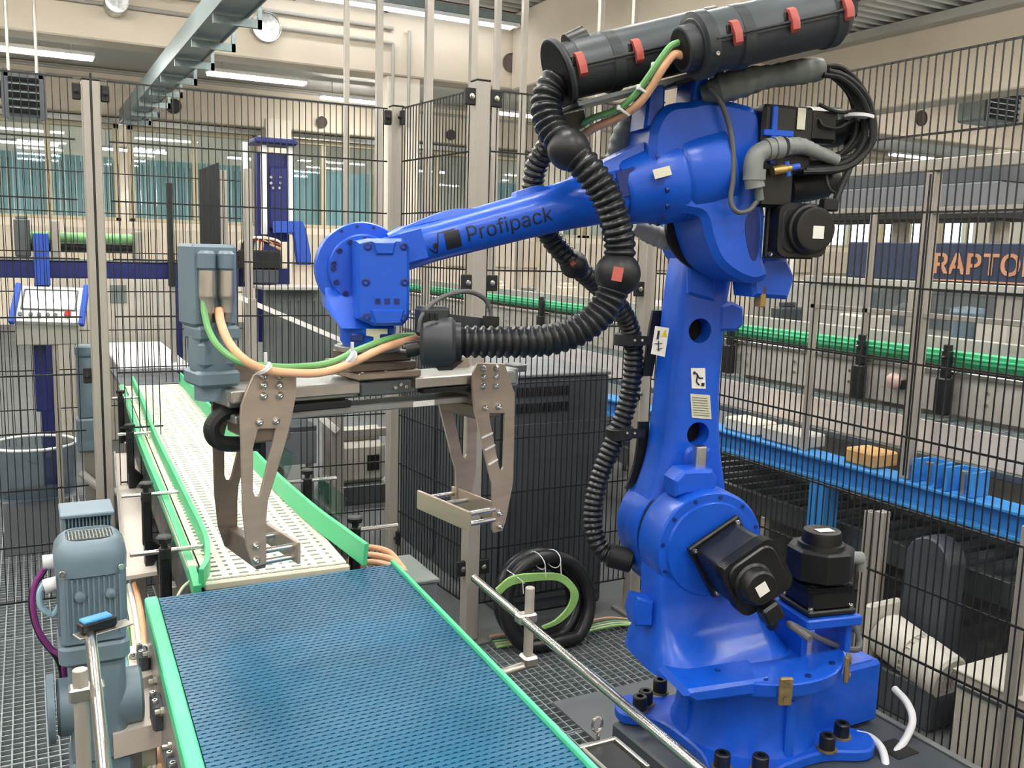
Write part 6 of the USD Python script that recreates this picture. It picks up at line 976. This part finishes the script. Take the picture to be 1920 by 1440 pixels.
for k in range(6): put(th, "hose", MB().tube(spline([f(445+k*9, 470), f(450+k*9, 455-k*2), f(480+k*7, 446+k*3), f(520+k*3, 452+k*4), f(530, 470)], 6), 0.012, 8), ["cream_paint", "rubber", "red_paint", "rubber", "label_ivory", "orange_cable"][k])
put(th, "cream_bracket", MB().box((f(525, 440)[0], 6.25, f(0, 495)[2]), (f(536, 440)[0], 6.29, f(0, 438)[2]), 0.004), "cream_paint")
hp2 = thing("hopper", "large grey sheet metal hopper panel with bright slanted edge behind the gripper", "hopper", (1.6, 6.2, 0)); f = lambda x, y: ony(x, y, 6.0); P = [f(x, y) for x, y in ((500, 542), (622, 542), (640, 700), (640, 760), (498, 700))]; put(hp2, "panel", MB().extr([(p[0], p[2]) for p in P], (0, 6.1, 0), (1, 0, 0), (0, 0, 1), 0.08, 0.004), "sleeve_grey")
for x in np.linspace(1.42, 1.80, 8): put(hp2, "rib", MB().box((x, 6.005, 0.80), (x+0.012, 6.0195, 1.23)), "cabinet_grey")
put(hp2, "top_ledge", MB().box((f(485, 530)[0], 5.9, f(0, 540)[2]), (f(600, 530)[0], 6.3, f(0, 533)[2]), 0.003), "grey_panel"); put(hp2, "slanted_edge", MB().bar(ony(448, 557, 5.8), ony(650, 642, 5.8), 0.02, 0.03), "label_white"); put(hp2, "legs", MB().box((1.45, 6.1, 0), (1.5, 6.15, 0.8)).box((1.78, 6.1, 0), (1.83, 6.15, 0.75)), "steel", kind="stuff")
for x0, x1, lb in ((466, 482, "grey upright post behind the gripper cables, left one"), (1, 2, "")):
    if lb: a, b = ony(x0, 560, 5.7), ony(x1, 690, 5.7); tag(put(None, "steel_post", MB().box((a[0], 5.68, 0), (b[0], 5.72, a[2]), 0.003), "post_grey").prim(), lb, "post")
gp = thing("green_roller", "green roller tube lying across machinery behind the left fence", "roller", (0.3, 6.6, 1.6)); a, b = ony(55, 443, 6.7), ony(248, 449, 6.7); put(gp, "tube", MB().cyl((a[0], 6.7, a[2]), (b[0], 6.7, a[2]), 0.032, 16), "green_cable"); put(gp, "tube", MB().cyl((a[0], 6.75, a[2]-0.06), (b[0], 6.75, a[2]-0.06), 0.03, 16), "rubber"); put(gp, "bracket", MB().box((b[0], 6.46, 1.4705), (b[0]+0.04, 6.78, a[2]+0.05), 0.004).box((a[0]+0.12, 6.46, 1.4705), (a[0]+0.17, 6.74, a[2]+0.1), 0.004), "post_grey", kind="stuff")
bx2 = thing("grey_unit", "blue grey upright unit on the navy frame at the left picture edge", "machine", (0.05, 6.7, 1.47)); a, b = ony(25, 410, 6.7), ony(58, 470, 6.7); put(bx2, "housing", MB().box((a[0], 6.62, 1.4705), (b[0], 6.72, a[2]), 0.008), "alu_dark"); put(bx2, "cap", MB().box((a[0]+0.01, 6.63, a[2]), (b[0]-0.01, 6.71, a[2]+0.02), 0.004), "sleeve_grey")
# frames and bits between the belt and the short return fence
fr = thing("steel_rack", "grey steel rack with cross bars behind the return fence", "rack", (1.7, 5.0, 0)); a = ony(620, 745, 5.2); b = ony(642, 745, 5.2); put(fr, "post", MB().box((a[0], 5.17, 0), (b[0], 5.23, a[2]+0.15), 0.003), "post_grey"); c = ony(720, 810, 5.2); put(fr, "cross_bar", MB().box((b[0], 5.18, c[2]-0.02), (c[0]+0.3, 5.22, c[2]+0.03), 0.003), "post_grey"); put(fr, "brace", MB().bar(ony(552, 742, 5.15), ony(632, 808, 5.15), 0.035, 0.04, 0.002), "label_white"); put(fr, "post", MB().box((c[0]+0.25, 5.18, 0), (c[0]+0.3, 5.22, 0.9), 0.003), "post_grey")
d2 = thing("gearbox_unit", "pale machine drive unit standing low behind the grey steel rack", "machine", (1.72, 5.5, 0)); put(d2, "housing", MB().box((1.68, 5.4, 0.12), (1.98, 5.65, 0.38), 0.03), "cabinet_beige"); put(d2, "base", MB().box((1.62, 5.35, 0.0), (2.02, 5.7, 0.12), 0.004), "alu_dark"); put(d2, "cover", MB().box((1.85, 5.392, 0.2), (1.93, 5.3995, 0.3), 0.002), "belt_under"); put(d2, "shaft", MB().cyl((1.7, 5.5, 0.42), (1.95, 5.5, 0.42), 0.05, 16), "post_grey")
ls = thing("lower_shelf", "dark grey machine table behind the white belt and left jaw", "table", (1.3, 5.4, 0)); put(ls, "top", MB().box((1.05, 5.3, 0.50), (1.5, 6.0, 0.53), 0.003), "cabinet_dark"); put(ls, "apron", MB().box((1.05, 5.3, 0.3), (1.5, 5.32, 0.499), 0.003), "cabinet_grey"); put(ls, "legs", MB().box((1.06, 5.33, 0), (1.1, 5.37, 0.5)).box((1.45, 5.33, 0), (1.49, 5.37, 0.5)), "steel", kind="stuff")
# second fence farther away on the left
t2 = mesh_panel("fine wire mesh fence farther away behind the operator panel", (-2.4, 5.9), (1.2, 5.9), z0=0.4, z1=2.03, pitch=0.033, w=0.0032)
tag(put(None, "fence_post", MB().box((1.22, 5.87, 0), (1.26, 5.93, 2.05), 0.003), "post_grey").prim(), "thin grey post ending the farther mesh fence", "fence post")
# clear drum and bags at the left edge
dr = thing("clear_drum", "large clear plastic drum with light rim behind the left fence near the grating", "drum", (0.0, 4.75, 0)); q = onz(40, 790, 0.5); put(dr, "wall", MB().lathe([(0, 0.19), (0.25, 0.2), (0.26, 0.2), (0.26, 0.195), (0.01, 0.185), (0.01, 0)], (0.0, 5.25, 0.28), (0, 0, 1), 28), "plexi"); put(dr, "rim", MB().tube([(0.2*math.cos(t), 5.25+0.2*math.sin(t), 0.545) for t in np.linspace(0, 2*math.pi, 33)[:-1]], 0.008, 8, True), "panel_white"); put(dr, "stand", MB().box((-0.15, 5.1, 0.0), (0.15, 5.4, 0.279), 0.004), "cabinet_grey")
cable("floor_cable", "grey cable bending on the floor behind the left fence post", [(0.2, 4.9, 0.45), (0.28, 4.85, 0.38), (0.36, 4.8, 0.36), (0.44, 4.75, 0.36)], 0.02, "grey_panel", 10, "hose")
gm3 = thing("gear_motor", "grey gear motor seen just left of the left fence post behind the mesh", "motor", (0.25, 4.9, 0.6)); put(gm3, "body", MB().cyl((0.245, 4.95, 0.72), (0.245, 4.95, 1.02), 0.045, 16, ch=0.005), "motor_grey"); put(gm3, "fan_cover", MB().cyl((0.245, 4.95, 1.021), (0.245, 4.95, 1.08), 0.05, 16, ch=0.01), "motor_grey"); put(gm3, "gearbox", MB().box((0.19, 4.89, 0.55), (0.30, 5.01, 0.719), 0.01), "motor_grey"); put(gm3, "stand", MB().box((0.22, 4.92, 0), (0.27, 4.97, 0.55)), "steel")
